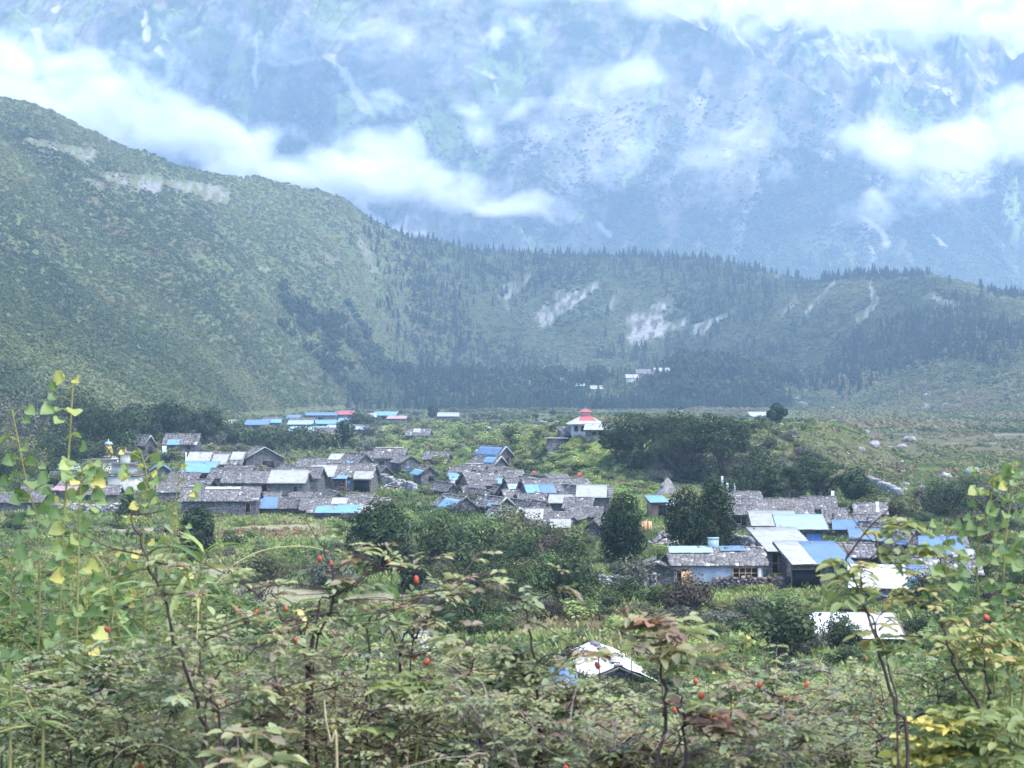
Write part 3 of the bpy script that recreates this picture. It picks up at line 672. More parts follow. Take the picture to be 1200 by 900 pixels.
def cover():
    rng = np.random.default_rng(11)
    # herbs and grass of the valley floor
    X, Y = spread(90000, 62, 420, -.36, .36, rng, 0.9); Z = hgt(X, Y)
    px, py = pxpy(X, Y, Z)
    n1 = fbm(X / 9, Y / 14, 201, 4); n2 = fbm(X / 30, Y / 40, 211, 3)
    T = 0.36 + 1.1 * (n1 - .5) + 0.6 * (n2 - .5)
    lush = np.zeros_like(T)
    for b in LUSH: lush = np.maximum(lush, np.exp(-((px - b[0]) / b[2]) ** 2 - ((py - b[1]) / b[3]) ** 2))
    dry = np.zeros_like(T)
    for b in DRY: dry = np.maximum(dry, smooth(1.2, .6, ((px - b[0]) / b[2]) ** 2 + ((py - b[1]) / b[3]) ** 2))
    T = T + .38 * lush
    S = (.26 + .55 * rng.random(len(X)) ** 1.5) * (0.75 + .5 * n1)
    keep = (n1 + .25 * rng.random(len(X)) > .36) & (dry < .5 * rng.random(len(X)) + .25)
    scatter("undergrowth", np.stack([X, Y, Z - .03], 1)[keep], S[keep], T[keep], TUFT, FM['cover'], "low green herbs and grass between the fields and houses", "undergrowth")
    # low scrub of the plain
    X, Y = spread(32000, 300, 1400, -.40, .40, rng, 1.0); Z = hgt(X, Y)
    n1 = fbm(X / 25, Y / 60, 221, 4); T = .42 + 1.4 * (n1 - .5) + rng.normal(0, .1, len(X)) + .30 * smooth(.10, .20, X / Y); S = .5 + 1.1 * rng.random(len(X)) ** 2
    keep = (fbm(X / 14, Y / 30, 231, 3) > .40)
    scatter("scrub", np.stack([X, Y, Z], 1)[keep], S[keep], T[keep], DOME, FM['slope'], "low brown and green scrub covering the stony plain", "scrub")
    # shrubs of the long hill
    X, Y = spread(165000, 420, 1950, -.46, .0, rng, 1.0); Z = hgt(X, Y); px, py = pxpy(X, Y, Z)
    n1 = fbm((X * .8 + Y * .55) / 60, (Y - X) / 260, 241, 5); T = .46 + 1.0 * (n1 - .5) + rng.normal(0, .05, len(X)); S = .8 + 1.7 * rng.random(len(X)) ** 2.5
    keep = (px < 520) & (Z > 3) & (rocky(px, py) < .35)
    scatter("hillside_shrubs", np.stack([X, Y, Z], 1)[keep], S[keep], T[keep], DOME, FM['slope'], "olive shrubs clothing the long hill at the left", "shrubs")
    X, Y = spread(30000, 1150, 2050, -.06, .36, rng, 1.0); Z = hgt(X, Y); px, py = pxpy(X, Y, Z)
    n1 = fbm(X / 60, Y / 120, 251, 5); T = .36 + 1.4 * (n1 - .5); S = 1.4 + 2.2 * rng.random(len(X)) ** 2
    keep = (px > 480) & (Z > 6) & (rocky(px, py) < .35)
    scatter("moraine_shrubs", np.stack([X, Y, Z], 1)[keep], S[keep], T[keep], DOME, FM['slope'], "green shrubs between the firs of the wooded ridge", "shrubs")
    X, Y = spread(16000, 620, 1300, .10, .36, rng, 1.0); Z = hgt(X, Y); n1 = fbm(X / 30, Y / 70, 255, 5); T = .62 + 1.5 * (n1 - .5) + rng.normal(0, .1, len(X)); S = .8 + 1.9 * rng.random(len(X)) ** 2
    scatter("scrub", np.stack([X, Y, Z], 1), S, T, DOME, FM['slope'], "olive brown scrub rising to the foot of the wooded ridge", "scrub")
    # scrub forest on the lower flanks of the mountain
    mx, my, mz, mpx, mpy, mf, mg = MTREES
    pr = (mpx > -60) & (mpx < 1260) & (mpy > 90) & (mpy < 345); I = np.nonzero(pr)[0]
    w = (.12 + .88 * mf[I]) * smooth(90, 190, mpy[I]) * (mg[I] < .2) * (my[I] / 4000) ** 0 ; I = rng.choice(I, 42000, p=w / w.sum())
    X = mx[I] + rng.uniform(-3, 3, len(I)); Y = my[I] + rng.uniform(-2, 2, len(I)); S = 2.6 + 5.0 * rng.random(len(I)) ** 2; T = .30 + 1.0 * (fbm(X / 60, Y / 90, 266, 4) - .5) + rng.normal(0, .12, len(I))
    scatter("mountain_scrub", np.stack([X, Y, mz[I] - .5], 1), S, T, DOME, FM['slope'], "dark scrub forest clinging to the lower flanks of the mountain", "shrubs")
    # firs of the ridge and the wooded knoll
    X, Y = spread(60000, 1180, 2060, -.20, .36, rng, 1.0); Z = hgt(X, Y); px, py = pxpy(X, Y, Z)
    dens = smooth(400, 520, px) * smooth(.41, .58, fbm(X / 70, Y / 110, 261, 4) + .12 * (py < 330) + .16 * smooth(385, 420, py) * smooth(900, 800, px))
    dens = np.maximum(dens, .28 * smooth(340, 420, px) * smooth(418, 432, py) * (px < 930))
    yc = interp(px, CREST_Y)
    dens *= (Y < yc + 15) * smooth(1320, 1240, px)
    dens *= 1 - .8 * smooth(.9, .3, ((px - 745) / 60) ** 2 + ((py - 385) / 22) ** 2); dens *= 1 - .7 * smooth(.9, .3, ((px - 660) / 45) ** 2 + ((py - 352) / 24) ** 2)
    dens *= 1 - .75 * smooth(1.0, .5, ((px - 710) / 110) ** 2 + ((py - 437) / 12) ** 2)
    keep = rng.random(len(X)) < dens * .32 * (1 - .85 * rocky(px, py))
    X, Y, Z = X[keep], Y[keep], Z[keep]; S = 3.6 + 9.5 * rng.random(len(X)) ** 2.2; T = np.clip(.45 + .9 * (fbm(X / 40, Y / 40, 271, 3) - .5), 0, 1)
    o = np.argsort(-S / Y); a, b = o[:300], o[300:]
    scatter("fir_forest", np.stack([X, Y, Z], 1)[b], S[b], T[b], FIR, FM['conifer'], "dark fir forest on the ridge and knoll behind the village", "forest", np.full(len(b), 1.0))
    protos = [mesh_np("fir_tree", V, [F], [FM['conifer']], dict(tint=np.full(len(V), .45))) for V, F in FIR]
    for n, i in enumerate(a):
        o = link("fir_tree", protos[n % 6], None, (X[i], Y[i], Z[i]), rng.uniform(0, 6)); o.scale = (S[i],) * 3
        tag(o, "dark narrow fir standing among many alike on the far wooded ridge", "fir tree", "firs on the far wooded ridge")
    # broadleaf trees of the knoll
    X, Y = spread(5200, 1220, 1460, -.13, .17, rng, 1.0); Z = hgt(X, Y); px, py = pxpy(X, Y, Z)
    dens = smooth(.42, .62, fbm(X / 30, Y / 50, 281, 3) + .25 * smooth(770, 800, px) * smooth(930, 890, px)) * (Z > 3); dens *= 1 - .8 * smooth(1.0, .5, ((px - 705) / 110) ** 2 + ((py - 440) / 9) ** 2)
    keep = rng.random(len(X)) < dens * .34; X, Y, Z, px = X[keep], Y[keep], Z[keep], px[keep]
    S = 5 + 5 * rng.random(len(X)) + 4 * ((px > 790) & (px < 900)); T = .3 + .8 * (fbm(X / 30, Y / 30, 291, 3) - .5)
    scatter("knoll_forest", np.stack([X, Y, Z], 1), S, T, ROUND, FM['dark'], "rounded dark trees massed on the low knoll", "forest")
LUSH = [(700, 550, 90, 26), (560, 520, 120, 22), (320, 625, 140, 16), (900, 502, 50, 7), (760, 590, 60, 20), (690, 690, 90, 24), (860, 705, 130, 14), (30, 572, 60, 18), (100, 660, 160, 24), (730, 720, 110, 30)]
DRY = [(455, 703, 55, 8), (310, 700, 85, 12), (330, 618, 60, 3), (170, 622, 60, 2.5), (640, 497, 100, 2.5), (250, 668, 70, 5)]
cover()
# ------------------------------------------------------------------ building materials
def stone_mat(name, lo, hi, mortar=(0.06, 0.055, 0.05), sc=(2.6, 2.6, 6.5)):
    m, nt, nd, ln, bs = mat(name)
    tc = nt.nodes.new("ShaderNodeTexCoord"); mp = nt.nodes.new("ShaderNodeMapping"); mp.inputs["Scale"].default_value = sc
    oi = nt.nodes.new("ShaderNodeObjectInfo"); ad = nt.nodes.new("ShaderNodeVectorMath"); ad.operation = 'ADD'
    cb = nt.nodes.new("ShaderNodeCombineXYZ"); ln.new(math_(nt, 'MULTIPLY', oi.outputs["Random"], 50), cb.inputs[0])
    ln.new(tc.outputs["Object"], ad.inputs[0]); ln.new(cb.outputs[0], ad.inputs[1]); ln.new(ad.outputs[0], mp.inputs[0])
    v = nt.nodes.new("ShaderNodeTexVoronoi"); ln.new(mp.outputs[0], v.inputs["Vector"]); v.inputs["Scale"].default_value = 1
    e = nt.nodes.new("ShaderNodeTexVoronoi"); e.feature = 'DISTANCE_TO_EDGE'; ln.new(mp.outputs[0], e.inputs["Vector"]); e.inputs["Scale"].default_value = 1
    sp = nt.nodes.new("ShaderNodeSeparateColor"); ln.new(v.outputs["Color"], sp.inputs[0])
    n = noise(nt, 0.9, 5, 0.65, ad.outputs[0])
    f = math_(nt, 'ADD', math_(nt, 'MULTIPLY', sp.outputs[0], 0.62), math_(nt, 'MULTIPLY', n, 0.5))
    c = ramp(nt, f, [(0.2, lo), (0.62, tuple((a + b) / 2 for a, b in zip(lo, hi))), (0.95, hi)])
    ed = ramp(nt, e.outputs["Distance"], [(0.02, (0, 0, 0)), (0.10, (1, 1, 1))])
    c = mixc(nt, ed, mortar, c)
    ln.new(c, bs.inputs["Base Color"]); bs.inputs["Roughness"].default_value = 0.92; bs.inputs["Specular IOR Level"].default_value = 0.15
    bp = N(nt, "ShaderNodeBump", i_Strength=0.8, i_Distance=0.05); ln.new(ed, bp.inputs["Height"]); ln.new(bp.outputs[0], bs.inputs["Normal"])
    return m

def tint_mat(name, stops, rough=0.85, nscale=3.0):
    m, nt, nd, ln, bs = mat(name)
    tc = nt.nodes.new("ShaderNodeTexCoord"); n = noise(nt, nscale, 4, 0.6, tc.outputs["Object"])
    c = ramp(nt, math_(nt, 'ADD', attr(nt, "tint").outputs["Fac"], math_(nt, 'MULTIPLY', math_(nt, 'SUBTRACT', n, 0.5), 0.5), True), stops)
    ln.new(c, bs.inputs["Base Color"]); bs.inputs["Roughness"].default_value = rough; bs.inputs["Specular IOR Level"].default_value = 0.25
    return m

def sheet_mat(name, a, b, rough=0.6, spec=0.25):
    m, nt, nd, ln, bs = mat(name)
    tc = nt.nodes.new("ShaderNodeTexCoord"); n = noise(nt, 1.1, 6, 0.65, tc.outputs["Object"])
    n2 = noise(nt, 9, 3, 0.6, tc.outputs["Object"])
    c = ramp(nt, n, [(0.25, b), (0.5, a), (0.78, tuple(min(.92, x * 1.12) for x in a))])
    c = mixc(nt, ramp(nt, n2, [(0.52, (0, 0, 0)), (0.72, (.75, .75, .75))]), c, (0.20, 0.165, 0.135))
    ln.new(c, bs.inputs["Base Color"]); bs.inputs["Roughness"].default_value = rough; bs.inputs["Specular IOR Level"].default_value = spec
    return m

M_STONE = [stone_mat("stone_wall", (0.061, 0.060, 0.060), (0.246, 0.234, 0.221)), stone_mat("brown_stone_wall", (0.082, 0.074, 0.066), (0.295, 0.262, 0.230)), stone_mat("dark_stone_wall", (0.049, 0.049, 0.054), (0.197, 0.193, 0.193))]
M_SLATE = tint_mat("slate", [(0.0, (0.041, 0.039, 0.041)), (0.45, (0.111, 0.105, 0.102)), (0.8, (0.197, 0.184, 0.172)), (1.0, (0.361, 0.344, 0.320))])
M_PALE = tint_mat("pale_stone", [(0.0, (0.3, 0.29, 0.28)), (1.0, (0.62, 0.6, 0.57))])
M_WOOD = tint_mat("weathered_wood", [(0.0, (0.05, 0.035, 0.025)), (0.5, (0.14, 0.095, 0.065)), (1.0, (0.30, 0.22, 0.15))], 0.8, 6)
M_ORANGE = tint_mat("fresh_timber", [(0.0, (0.25, 0.13, 0.06)), (1.0, (0.55, 0.35, 0.20))], 0.7, 6)
M_SHEET = dict(bright=sheet_mat("bright_white_sheet", (0.50, 0.50, 0.485), (0.36, 0.36, 0.35)), blue=sheet_mat("blue_sheet", (0.085, 0.155, 0.265), (0.062, 0.11, 0.185)), sky=sheet_mat("sky_blue_sheet", (0.115, 0.238, 0.336), (0.082, 0.164, 0.246)), pale=sheet_mat("pale_blue_sheet", (0.221, 0.303, 0.353), (0.156, 0.213, 0.254)),
               white=sheet_mat("white_sheet", (0.279, 0.281, 0.274), (0.173, 0.175, 0.173)), cream=sheet_mat("cream_sheet", (0.251, 0.257, 0.229), (0.156, 0.156, 0.139)), pink=sheet_mat("pink_sheet", (0.30, 0.19, 0.19), (0.22, 0.15, 0.15)), red=sheet_mat("red_sheet", (0.30, 0.075, 0.085), (0.22, 0.06, 0.07)))
M_DARK = plain_mat("interior_shade_black", (0.012, 0.012, 0.013), 0.6, 0.2)  # near black colour standing in for the shade behind doorways and windows
M_BLUEWALL = plain_mat("blue_grey_plaster", (0.235, 0.27, 0.315), 0.9, 0.1, 2.5, 0.18)
M_PLASTER = plain_mat("white_plaster", (0.40, 0.385, 0.345), 0.9, 0.15, 1.5, 0.22)
M_BEIGE = plain_mat("beige_plaster", (0.32, 0.30, 0.25), 0.9, 0.15, 1.5, 0.22)
M_GOLD = plain_mat("yellow_paint", (0.42, 0.29, 0.06), 0.6, 0.3, 3, 0.2)
M_BLUEDOOR = plain_mat("blue_paint", (0.10, 0.20, 0.42), 0.7, 0.3, 4, 0.2)
M_CLOTHW = plain_mat("white_cloth", (0.75, 0.75, 0.74), 0.9, 0.1)
M_CLOTHR = plain_mat("red_cloth", (0.50, 0.10, 0.09), 0.9, 0.1)
M_CLOTHB = plain_mat("blue_tarp", (0.06, 0.14, 0.48), 0.6, 0.3, 2, 0.3)
M_TRAIL = plain_mat("metal_wire", (0.10, 0.10, 0.11), 0.6, 0.3)

def slope_M(p0, ex, ey):   # frame of a roof slope: along the ridge, up the slope, outwards
    ex = np.asarray(ex, float); ey = np.asarray(ey, float); ex /= np.linalg.norm(ex); ey /= np.linalg.norm(ey)
    return np.asarray(p0, float), np.stack([ex, ey, np.cross(ex, ey)], 1)

def slates(mb, p0, M, L, W, rng, step=0.42, tint=0.5):
    """rows of rough overlapping stone slabs on one slope"""
    rows = max(2, int(W / step))
    for r in range(rows):
        x = -0.1 * rng.random(); y = (r + .5) * W / rows
        while x < L:
            w = step * rng.uniform(.7, 1.7); c = np.array([min(x + w / 2, L - .02), y + rng.normal(0, .05), .03 + .025 * rng.random()])
            a = rng.normal(0, .06); co, si = math.cos(a), math.sin(a)
            tl = rng.normal(0, .03); Rm = np.array([[co, -si, 0], [si, co, 0], [0, 0, 1]]) @ np.array([[1, 0, 0], [0, 1, -.09 + tl], [0, .09 - tl, 1]])
            t = np.clip(tint + rng.normal(0, .13) + (.4 if rng.random() < .05 else 0), 0, 1)
            mb.box(p0 + M @ c, (w * .98, W / rows * rng.uniform(1.15, 1.4), .045), 0, t, 0, M @ Rm); x += w

def corrugated(p0, M, u0, u1, v0, v1, lift, rng, pitch=0.22):
    n = int(min(260, max(8, (u1 - u0) / pitch * 4))); u = np.linspace(u0, u1, n); h = .012 * np.cos((u - u0) / pitch * 2 * np.pi)
    nv = 5; v = np.linspace(v0, v1, nv); sag = .02 * rng.normal(size=nv)
    U, Vv = np.meshgrid(u, v); Hh = h[None] + lift + sag[:, None] + .03 * (fbm(U * .6 + 7 * rng.random(), Vv * .6, 5, 2) - .5)
    # panels overlap: little steps every metre or so
    Hh = Hh + .012 * (np.floor((U - u0) / 0.9) % 2)
    top = (p0 + (np.stack([U, Vv, Hh], -1).reshape(-1, 3)) @ M.T); bot = (p0 + (np.stack([U, Vv, Hh - .012], -1).reshape(-1, 3)) @ M.T)
    i = np.arange(nv - 1)[:, None] * n + np.arange(n - 1)[None]; Q = np.stack([i, i + 1, i + n + 1, i + n], -1).reshape(-1, 4)
    k = n * nv; e = []
    for a in range(n - 1): e += [(a, a + k, a + 1 + k, a + 1), ((nv - 1) * n + a, (nv - 1) * n + a + 1, (nv - 1) * n + a + 1 + k, (nv - 1) * n + a + k)]
    return np.concatenate([top, bot]), np.concatenate([Q, Q[:, ::-1] + k, np.array(e)])

HOUSES = []
def house(kind, pxc, yb, wpx, hpx, rpx, other, yaw, label, sheets=(), wall=0, doors=None, porch=None, verge=None, Y=None, pitchy=None, tint=None, cat="house", over=0.35, name="stone_house", group="stone houses of the village", up=0.0, chimney=None, ridgecap=False, wallmat=None, roof='slate', noroof=False, front=None):
    """kind long: ridge across the view; gable: gable end to the view; shed: one slope falling to the front; flat.
    pxc,yb: foot of the front wall in the photo; wpx,hpx,rpx: width, wall and roof rise there in pixels; other: the depth away from the viewer in metres"""
    if Y is None: X, Y, z = ground(pxc, yb)
    else: X = (pxc - 600) / FPX * Y; z = float(hgt(X, Y, False))
    k = Y / FPX; rng = np.random.default_rng(int(pxc * 131 + yb * 7)); yr = R(yaw)
    W = wpx * k; H = hpx * k; rise = max(rpx * k * (.72 if kind == 'gable' else 1), .25)
    W = max(1.2, (W - other * abs(math.sin(yr))) / max(.3, math.cos(yr))); D = other
    z = z + up
    root = empty(name, (X + math.sin(yr) * -D * .5 * 1, Y + D * .5 * math.cos(yr), z), yr); root.location.x = X - math.sin(yr) * D * .5
    tag(root, label, cat, group)
    S = wallmat or M_STONE[wall]
    w2, d2 = W / 2, D / 2; o = over; B = 1.3
    # walls
    wb = MB()
    if kind == 'long':
        V = [(-w2, -d2, -B), (w2, -d2, -B), (w2, d2, -B), (-w2, d2, -B), (-w2, -d2, H), (w2, -d2, H), (w2, d2, H), (-w2, d2, H), (-w2, 0, H + rise), (w2, 0, H + rise)]
        wb.add(V, [(0, 1, 5, 4), (2, 3, 7, 6)]); wb.V.append(np.zeros((0, 3))); wb.add(V, [(1, 2, 6, 9, 5)]); wb.add(V, [(3, 0, 4, 8, 7)])
    elif kind == 'gable':
        V = [(-w2, -d2, -B), (w2, -d2, -B), (w2, d2, -B), (-w2, d2, -B), (-w2, -d2, H), (w2, -d2, H), (w2, d2, H), (-w2, d2, H), (0, -d2, H + rise), (0, d2, H + rise)]
        wb.add(V, [(1, 2, 6, 5), (3, 0, 4, 7)]); wb.add(V, [(0, 1, 5, 8, 4)]); wb.add(V, [(2, 3, 7, 9, 6)])
    else:
        r = rise if kind == 'shed' else 0.0
        V = [(-w2, -d2, -B), (w2, -d2, -B), (w2, d2, -B), (-w2, d2, -B), (-w2, -d2, H), (w2, -d2, H), (w2, d2, H + r), (-w2, d2, H + r)]
        wb.add(V, [(0, 1, 5, 4), (1, 2, 6, 5), (2, 3, 7, 6), (3, 0, 4, 7), (4, 5, 6, 7)])
    wb.build("wall", S, root)
    # roof slopes: origin at the eave corner
    slopes = {}
    if kind == 'long':
        sl = math.hypot(d2, rise); ty = rise / d2
        slopes['f'] = (*slope_M((-w2 - o, -d2 - o, H - o * ty + .02), (1, 0, 0), (0, d2, rise)), W + 2 * o, sl * (1 + o / d2))
        slopes['b'] = (*slope_M((w2 + o, d2 + o, H - o * ty + .02), (-1, 0, 0), (0, -d2, rise)), W + 2 * o, sl * (1 + o / d2))
    elif kind == 'gable':
        sl = math.hypot(w2, rise); ty = rise / w2
        slopes['l'] = (*slope_M((-w2 - o, d2 + o, H - o * ty + .02), (0, -1, 0), (w2, 0, rise)), D + 2 * o, sl * (1 + o / w2))
        slopes['r'] = (*slope_M((w2 + o, -d2 - o, H - o * ty + .02), (0, 1, 0), (-w2, 0, rise)), D + 2 * o, sl * (1 + o / w2))
    elif kind == 'shed':
        ty = rise / D
        slopes['f'] = (*slope_M((-w2 - o, -d2 - o, H - o * ty + .02), (1, 0, 0), (0, D, rise)), W + 2 * o, math.hypot(D, rise) * (1 + 2 * o / D))
    else:
        slopes['f'] = (*slope_M((-w2 - o, -d2 - o, H + .02), (1, 0, 0), (0, 1, 0)), W + 2 * o, D + 2 * o)
    t0 = (.34 + .16 * rng.random()) if tint is None else tint - .14
    step = .32 if Y < 330 else .55
    rf = None
    if not noroof:
        rb = MB()
        for key, (p0, M, L, Wd) in slopes.items():
            rb.box(p0 + M @ np.array([L / 2, Wd / 2, -.06 if kind != 'flat' else .06]), (L, Wd, .12), 0, .25, 0, M)
            if roof == 'slate': slates(rb, p0, M, L, Wd, rng, step, t0)
            elif roof == 'turf': pass
        if kind in ('long', 'gable'):   # ridge stones
            A, Bp = ((-w2 - o, 0), (w2 + o, 0)) if kind == 'long' else ((0, -d2 - o), (0, d2 + o))
            n = int(math.dist(A, Bp) / .45)
            for i in range(n):
                f = (i + .5) / n
                if rng.random() < .85: rb.box((A[0] + (Bp[0] - A[0]) * f, A[1] + (Bp[1] - A[1]) * f, H + rise + .08), (rng.uniform(.3, .55), rng.uniform(.3, .5), .07), rng.uniform(-.2, .2), np.clip(.6 + rng.normal(0, .25), 0, 1))
        for i in range(int(W * D * .10)):   # stones and sticks that weigh the roof down
            p0, M, L, Wd = list(slopes.values())[rng.integers(len(slopes))]
            c = np.array([rng.uniform(.1, .9) * L, rng.uniform(.1, .95) * Wd, .12])
            if rng.random() < .7: rb.box(p0 + M @ c, rng.uniform(.16, .4, 3) * [1, 1, .5], 0, np.clip(rng.normal(.6, .25), 0, 1), 0, M)
            else: rb.box(p0 + M @ c, (rng.uniform(1, 2.4), .08, .07), 0, .5, 1, M @ np.array([[.8, -.6, 0], [.6, .8, 0], [0, 0, 1]]) if rng.random() < .5 else M)
        rf = rb.build("roof", [M_SLATE, M_WOOD], root)
    for (key, u0, u1, v0, v1, colr) in sheets:
        p0, M, L, Wd = slopes[key]
        V, F = corrugated(p0, M, u0 * L, u1 * L, v0 * Wd - (.25 if v0 <= 0 else 0), v1 * Wd, .15 if roof == 'slate' and not noroof else .08, rng)
        sb = MB(); sb.add(V, F); sb.build("roof_sheet", M_SHEET[colr], root)
    if verge:                      # boards along the edges of the gable
        vb = MB()
        for s in (-1, 1):
            if kind == 'gable': p = np.array([(s * (w2 + o), -d2 - o - .05, H - o * rise / w2 + .1), (0, -d2 - o - .05, H + rise + .14)])
            else: continue
            d = p[1] - p[0]; Lg = np.linalg.norm(d); ex = d / Lg; M = np.stack([ex, [0, 1, 0], np.cross(ex, [0, 1, 0])], 1)
            vb.box((p[0] + p[1]) / 2, (Lg, .38, .16), 0, .9, 0, M)
        if kind == 'long':
            for s in (-1, 1):
                p = np.array([(s * (w2 + o + .05), -d2 - o, H - o * rise / d2 + .1), (s * (w2 + o + .05), 0, H + rise + .14)]); d = p[1] - p[0]; Lg = np.linalg.norm(d); ex = d / Lg; M = np.stack([ex, [1, 0, 0], np.cross(ex, [1, 0, 0])], 1)
                vb.box((p[0] + p[1]) / 2, (Lg, .3, .14), 0, .9, 0, M)
        vb.build("verge_board", M_SHEET[verge] if verge in M_SHEET else M_PALE, root)
    if ridgecap:
        cbm = MB()
        for i in range(int(W / .5)): cbm.box((-w2 + (i + .5) * .5, 0, H + rise + .15), (.5, .5, .14), rng.uniform(-.15, .15), rng.random())
        cbm.build("ridge_cap", M_PALE, root)
    # frames set on the solid wall, near black panels painting in the shade inside
    if doors is None:
        doors = []
        if kind != 'flat' and H > 1.6:
            doors.append(('f', rng.uniform(.15, .85), 'door'))
            if W > 5: doors.append(('f', (doors[0][1] + rng.uniform(.25, .6)) % .9 + .05, 'window'))
    for d in doors:
        face, f, typ = d[:3]; colr = d[3] if len(d) > 3 else None
        w, h, zb = dict(door=(1.0, min(1.9, H * .8), 0.0), window=(.8, min(.9, H * .38), H * .42), wide=(2.0, min(1.3, H * .5), H * .32), slot=(.5, min(1.2, H * .5), H * .3), gap=(2.4, H * .72, 0.05))[typ]
        if face == 'f': c = np.array([-w2 + f * W, -d2, zb + h / 2]); Mx = np.eye(3)
        elif face == 'r': c = np.array([w2, -d2 + f * D, zb + h / 2]); Mx = np.array([[0, -1, 0], [1, 0, 0], [0, 0, 1.0]])
        else: c = np.array([-w2, d2 - f * D, zb + h / 2]); Mx = np.array([[0, 1, 0], [-1, 0, 0], [0, 0, 1.0]])
        ob = MB(); t = .1
        for sx in (-1, 1): ob.box(c + Mx @ np.array([sx * (w / 2 + t / 2), -.02, 0]), (t, .14, h + 2 * t), 0, rng.uniform(.3, .8), 0, Mx)
        for sz in (-1, 1): ob.box(c + Mx @ np.array([0, -.02, sz * (h / 2 + t / 2)]), (w, .15, t), 0, rng.uniform(.3, .8), 0, Mx)
        if typ in ('wide',):
            for q in (-.25, 0, .25): ob.box(c + Mx @ np.array([q * w, -.03, 0]), (.07, .1, h), 0, .6, 0, Mx)
            ob.box(c + Mx @ np.array([0, -.028, h * .1]), (w, .08, .07), 0, .6, 0, Mx)
        fr = ob.build("door" if typ in ('door', 'gap') else "window", M_WOOD if colr != 'orange' else M_ORANGE, root)
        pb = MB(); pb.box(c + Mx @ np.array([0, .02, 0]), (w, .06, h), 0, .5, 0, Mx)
        pb.build("leaf" if colr == 'blue' else ("shade_panel" if typ in ('door', 'gap') else "pane"), M_BLUEDOOR if colr == 'blue' else M_DARK, fr)
    if porch:                      # lean-to roof on posts before the front wall
        f0, f1, dep, colr = porch; x0, x1 = -w2 + f0 * W, -w2 + f1 * W
        p0, M = slope_M((x0, -d2 - dep, H - .35), (1, 0, 0), (0, dep + .3, .55))
        V, F = corrugated(p0, M, 0, x1 - x0, 0, math.hypot(dep + .3, .55), .0, rng); MB().add(V, F).build("porch_roof", M_SHEET[colr], root)
        n = max(2, int((x1 - x0) / 1.8) + 1)
        for i in range(n): MB().box((x0 + .15 + (x1 - x0 - .3) * i / (n - 1), -d2 - dep + .25, (H - .35) / 2 - .3), (.14, .14, H - .35 + .55), 0, rng.random()).build("post", M_WOOD, root)
        lb = MB(); lb.box(((x0 + x1) / 2, -d2 - dep + .25, H * .36), (x1 - x0 - .2, .08, .1), 0, .5)
        for i in range(int((x1 - x0) / .45)): lb.box((x0 + .3 + i * .45, -d2 - dep + .25, H * .18), (.05, .05, H * .34), 0, rng.random())
        lb.build("railing", M_WOOD, root)
    if front:                      # boarded timber front, a near black sheet behind paints shade into the gaps
        z0, z1 = front; tb = MB(); n = int(W / .38)
        for i in range(n):
            if rng.random() < .62: tb.box((-w2 + (i + .5) * W / n, -d2 - .05, (z0 + z1) / 2 * H), (.22, .08, (z1 - z0) * H * rng.uniform(.8, 1)), 0, rng.uniform(.2, .9))
        for zz in (z0, (z0 + z1) / 2, z1): tb.box((0, -d2 - .07, zz * H), (W, .10, .14), 0, .6)
        tb.build("timber_front", M_WOOD, root)
        MB().box((0, -d2 - .012, (z0 + z1) / 2 * H), (W * .96, .03, (z1 - z0) * H * .94)).build("shade_panel", M_DARK, root)
    if chimney:
        f, colr = chimney
        c2 = MB(); c2.box((-w2 + f * W, 0, H + rise + .25), (.85, .7, 1.1)); c2.box((-w2 + f * W, 0, H + rise + .84), (.95, .8, .08)); c2.build("chimney", M_SHEET['pale'] if colr == 'pale' else S, rf or root)
    HOUSES.append(root)
    return root
# ------------------------------------------------------------------ the village, house by house
# left cluster
house('long', 22, 600, 50, 12, 8, 5, 3, "long low dark stone house at the left edge, just above the hedge", wall=2)
MBw = None
house('long', 86, 586, 54, 12, 10, 5, -14, "stone house with a dusty pink sheet along its front roof edge", [('f', 0, 1, 0, .32, 'pink')], wall=2)
house('shed', 78, 561, 26, 10, 5, 4, 4, "little shed with a pale blue tin roof left of the golden stupa", [('f', 0, 1, 0, 1, 'pale')], cat="shed", name="tin_shed")
house('flat', 113, 560, 34, 20, 0, 5, 0, "flat roofed beige house below the golden stupa", wallmat=M_BEIGE, roof='none', doors=[('f', .3, 'window')], name="plastered_house")
house('gable', 176, 533, 34, 12, 14, 9, 28, "dark gabled stone house under the round dark trees, pale ridge stones", verge='cream', wall=2)
house('long', 210, 531, 42, 11, 11, 5, -8, "slate house with a small blue sheet low on its roof, beside the dark gabled one", [('f', .15, .5, 0, .45, 'sky')], wall=2)
house('gable', 188, 566, 30, 14, 12, 6, 12, "grey gabled house with blue roof edge and whitewashed foot, right of the white gate stupa", [('r', 0, 1, .1, .9, 'blue')], verge='blue')
house('shed', 229, 566, 38, 12, 10, 5, -4, "house with a broad faded sky blue sheet roof, left of the white sheeted roofs", [('f', 0, 1, 0, 1, 'sky')])
house('long', 250, 552, 66, 9, 12, 6, -6, "long slate house half covered by three big white roof sheets", [('f', .0, .42, .15, 1, 'white'), ('f', .46, .74, 0, .8, 'cream'), ('f', .78, 1, .3, 1, 'white')])
house('gable', 310, 551, 58, 14, 17, 9, 18, "large gabled slate house with a bright white ridge and verge", verge='white', wall=2, doors=[('f', .6, 'gap')], ridgecap=False)
house('long', 292, 583, 66, 18, 12, 6, -3, "slate house with a pale lit window, behind the big dark walled one", doors=[('f', .78, 'window'), ('f', .3, 'door')])
house('long', 336, 587, 42, 22, 12, 6, -3, "tall stone house with one white sheet covering its whole front slope", [('f', 0, 1, 0, 1, 'cream')], doors=[('f', .75, 'slot')])
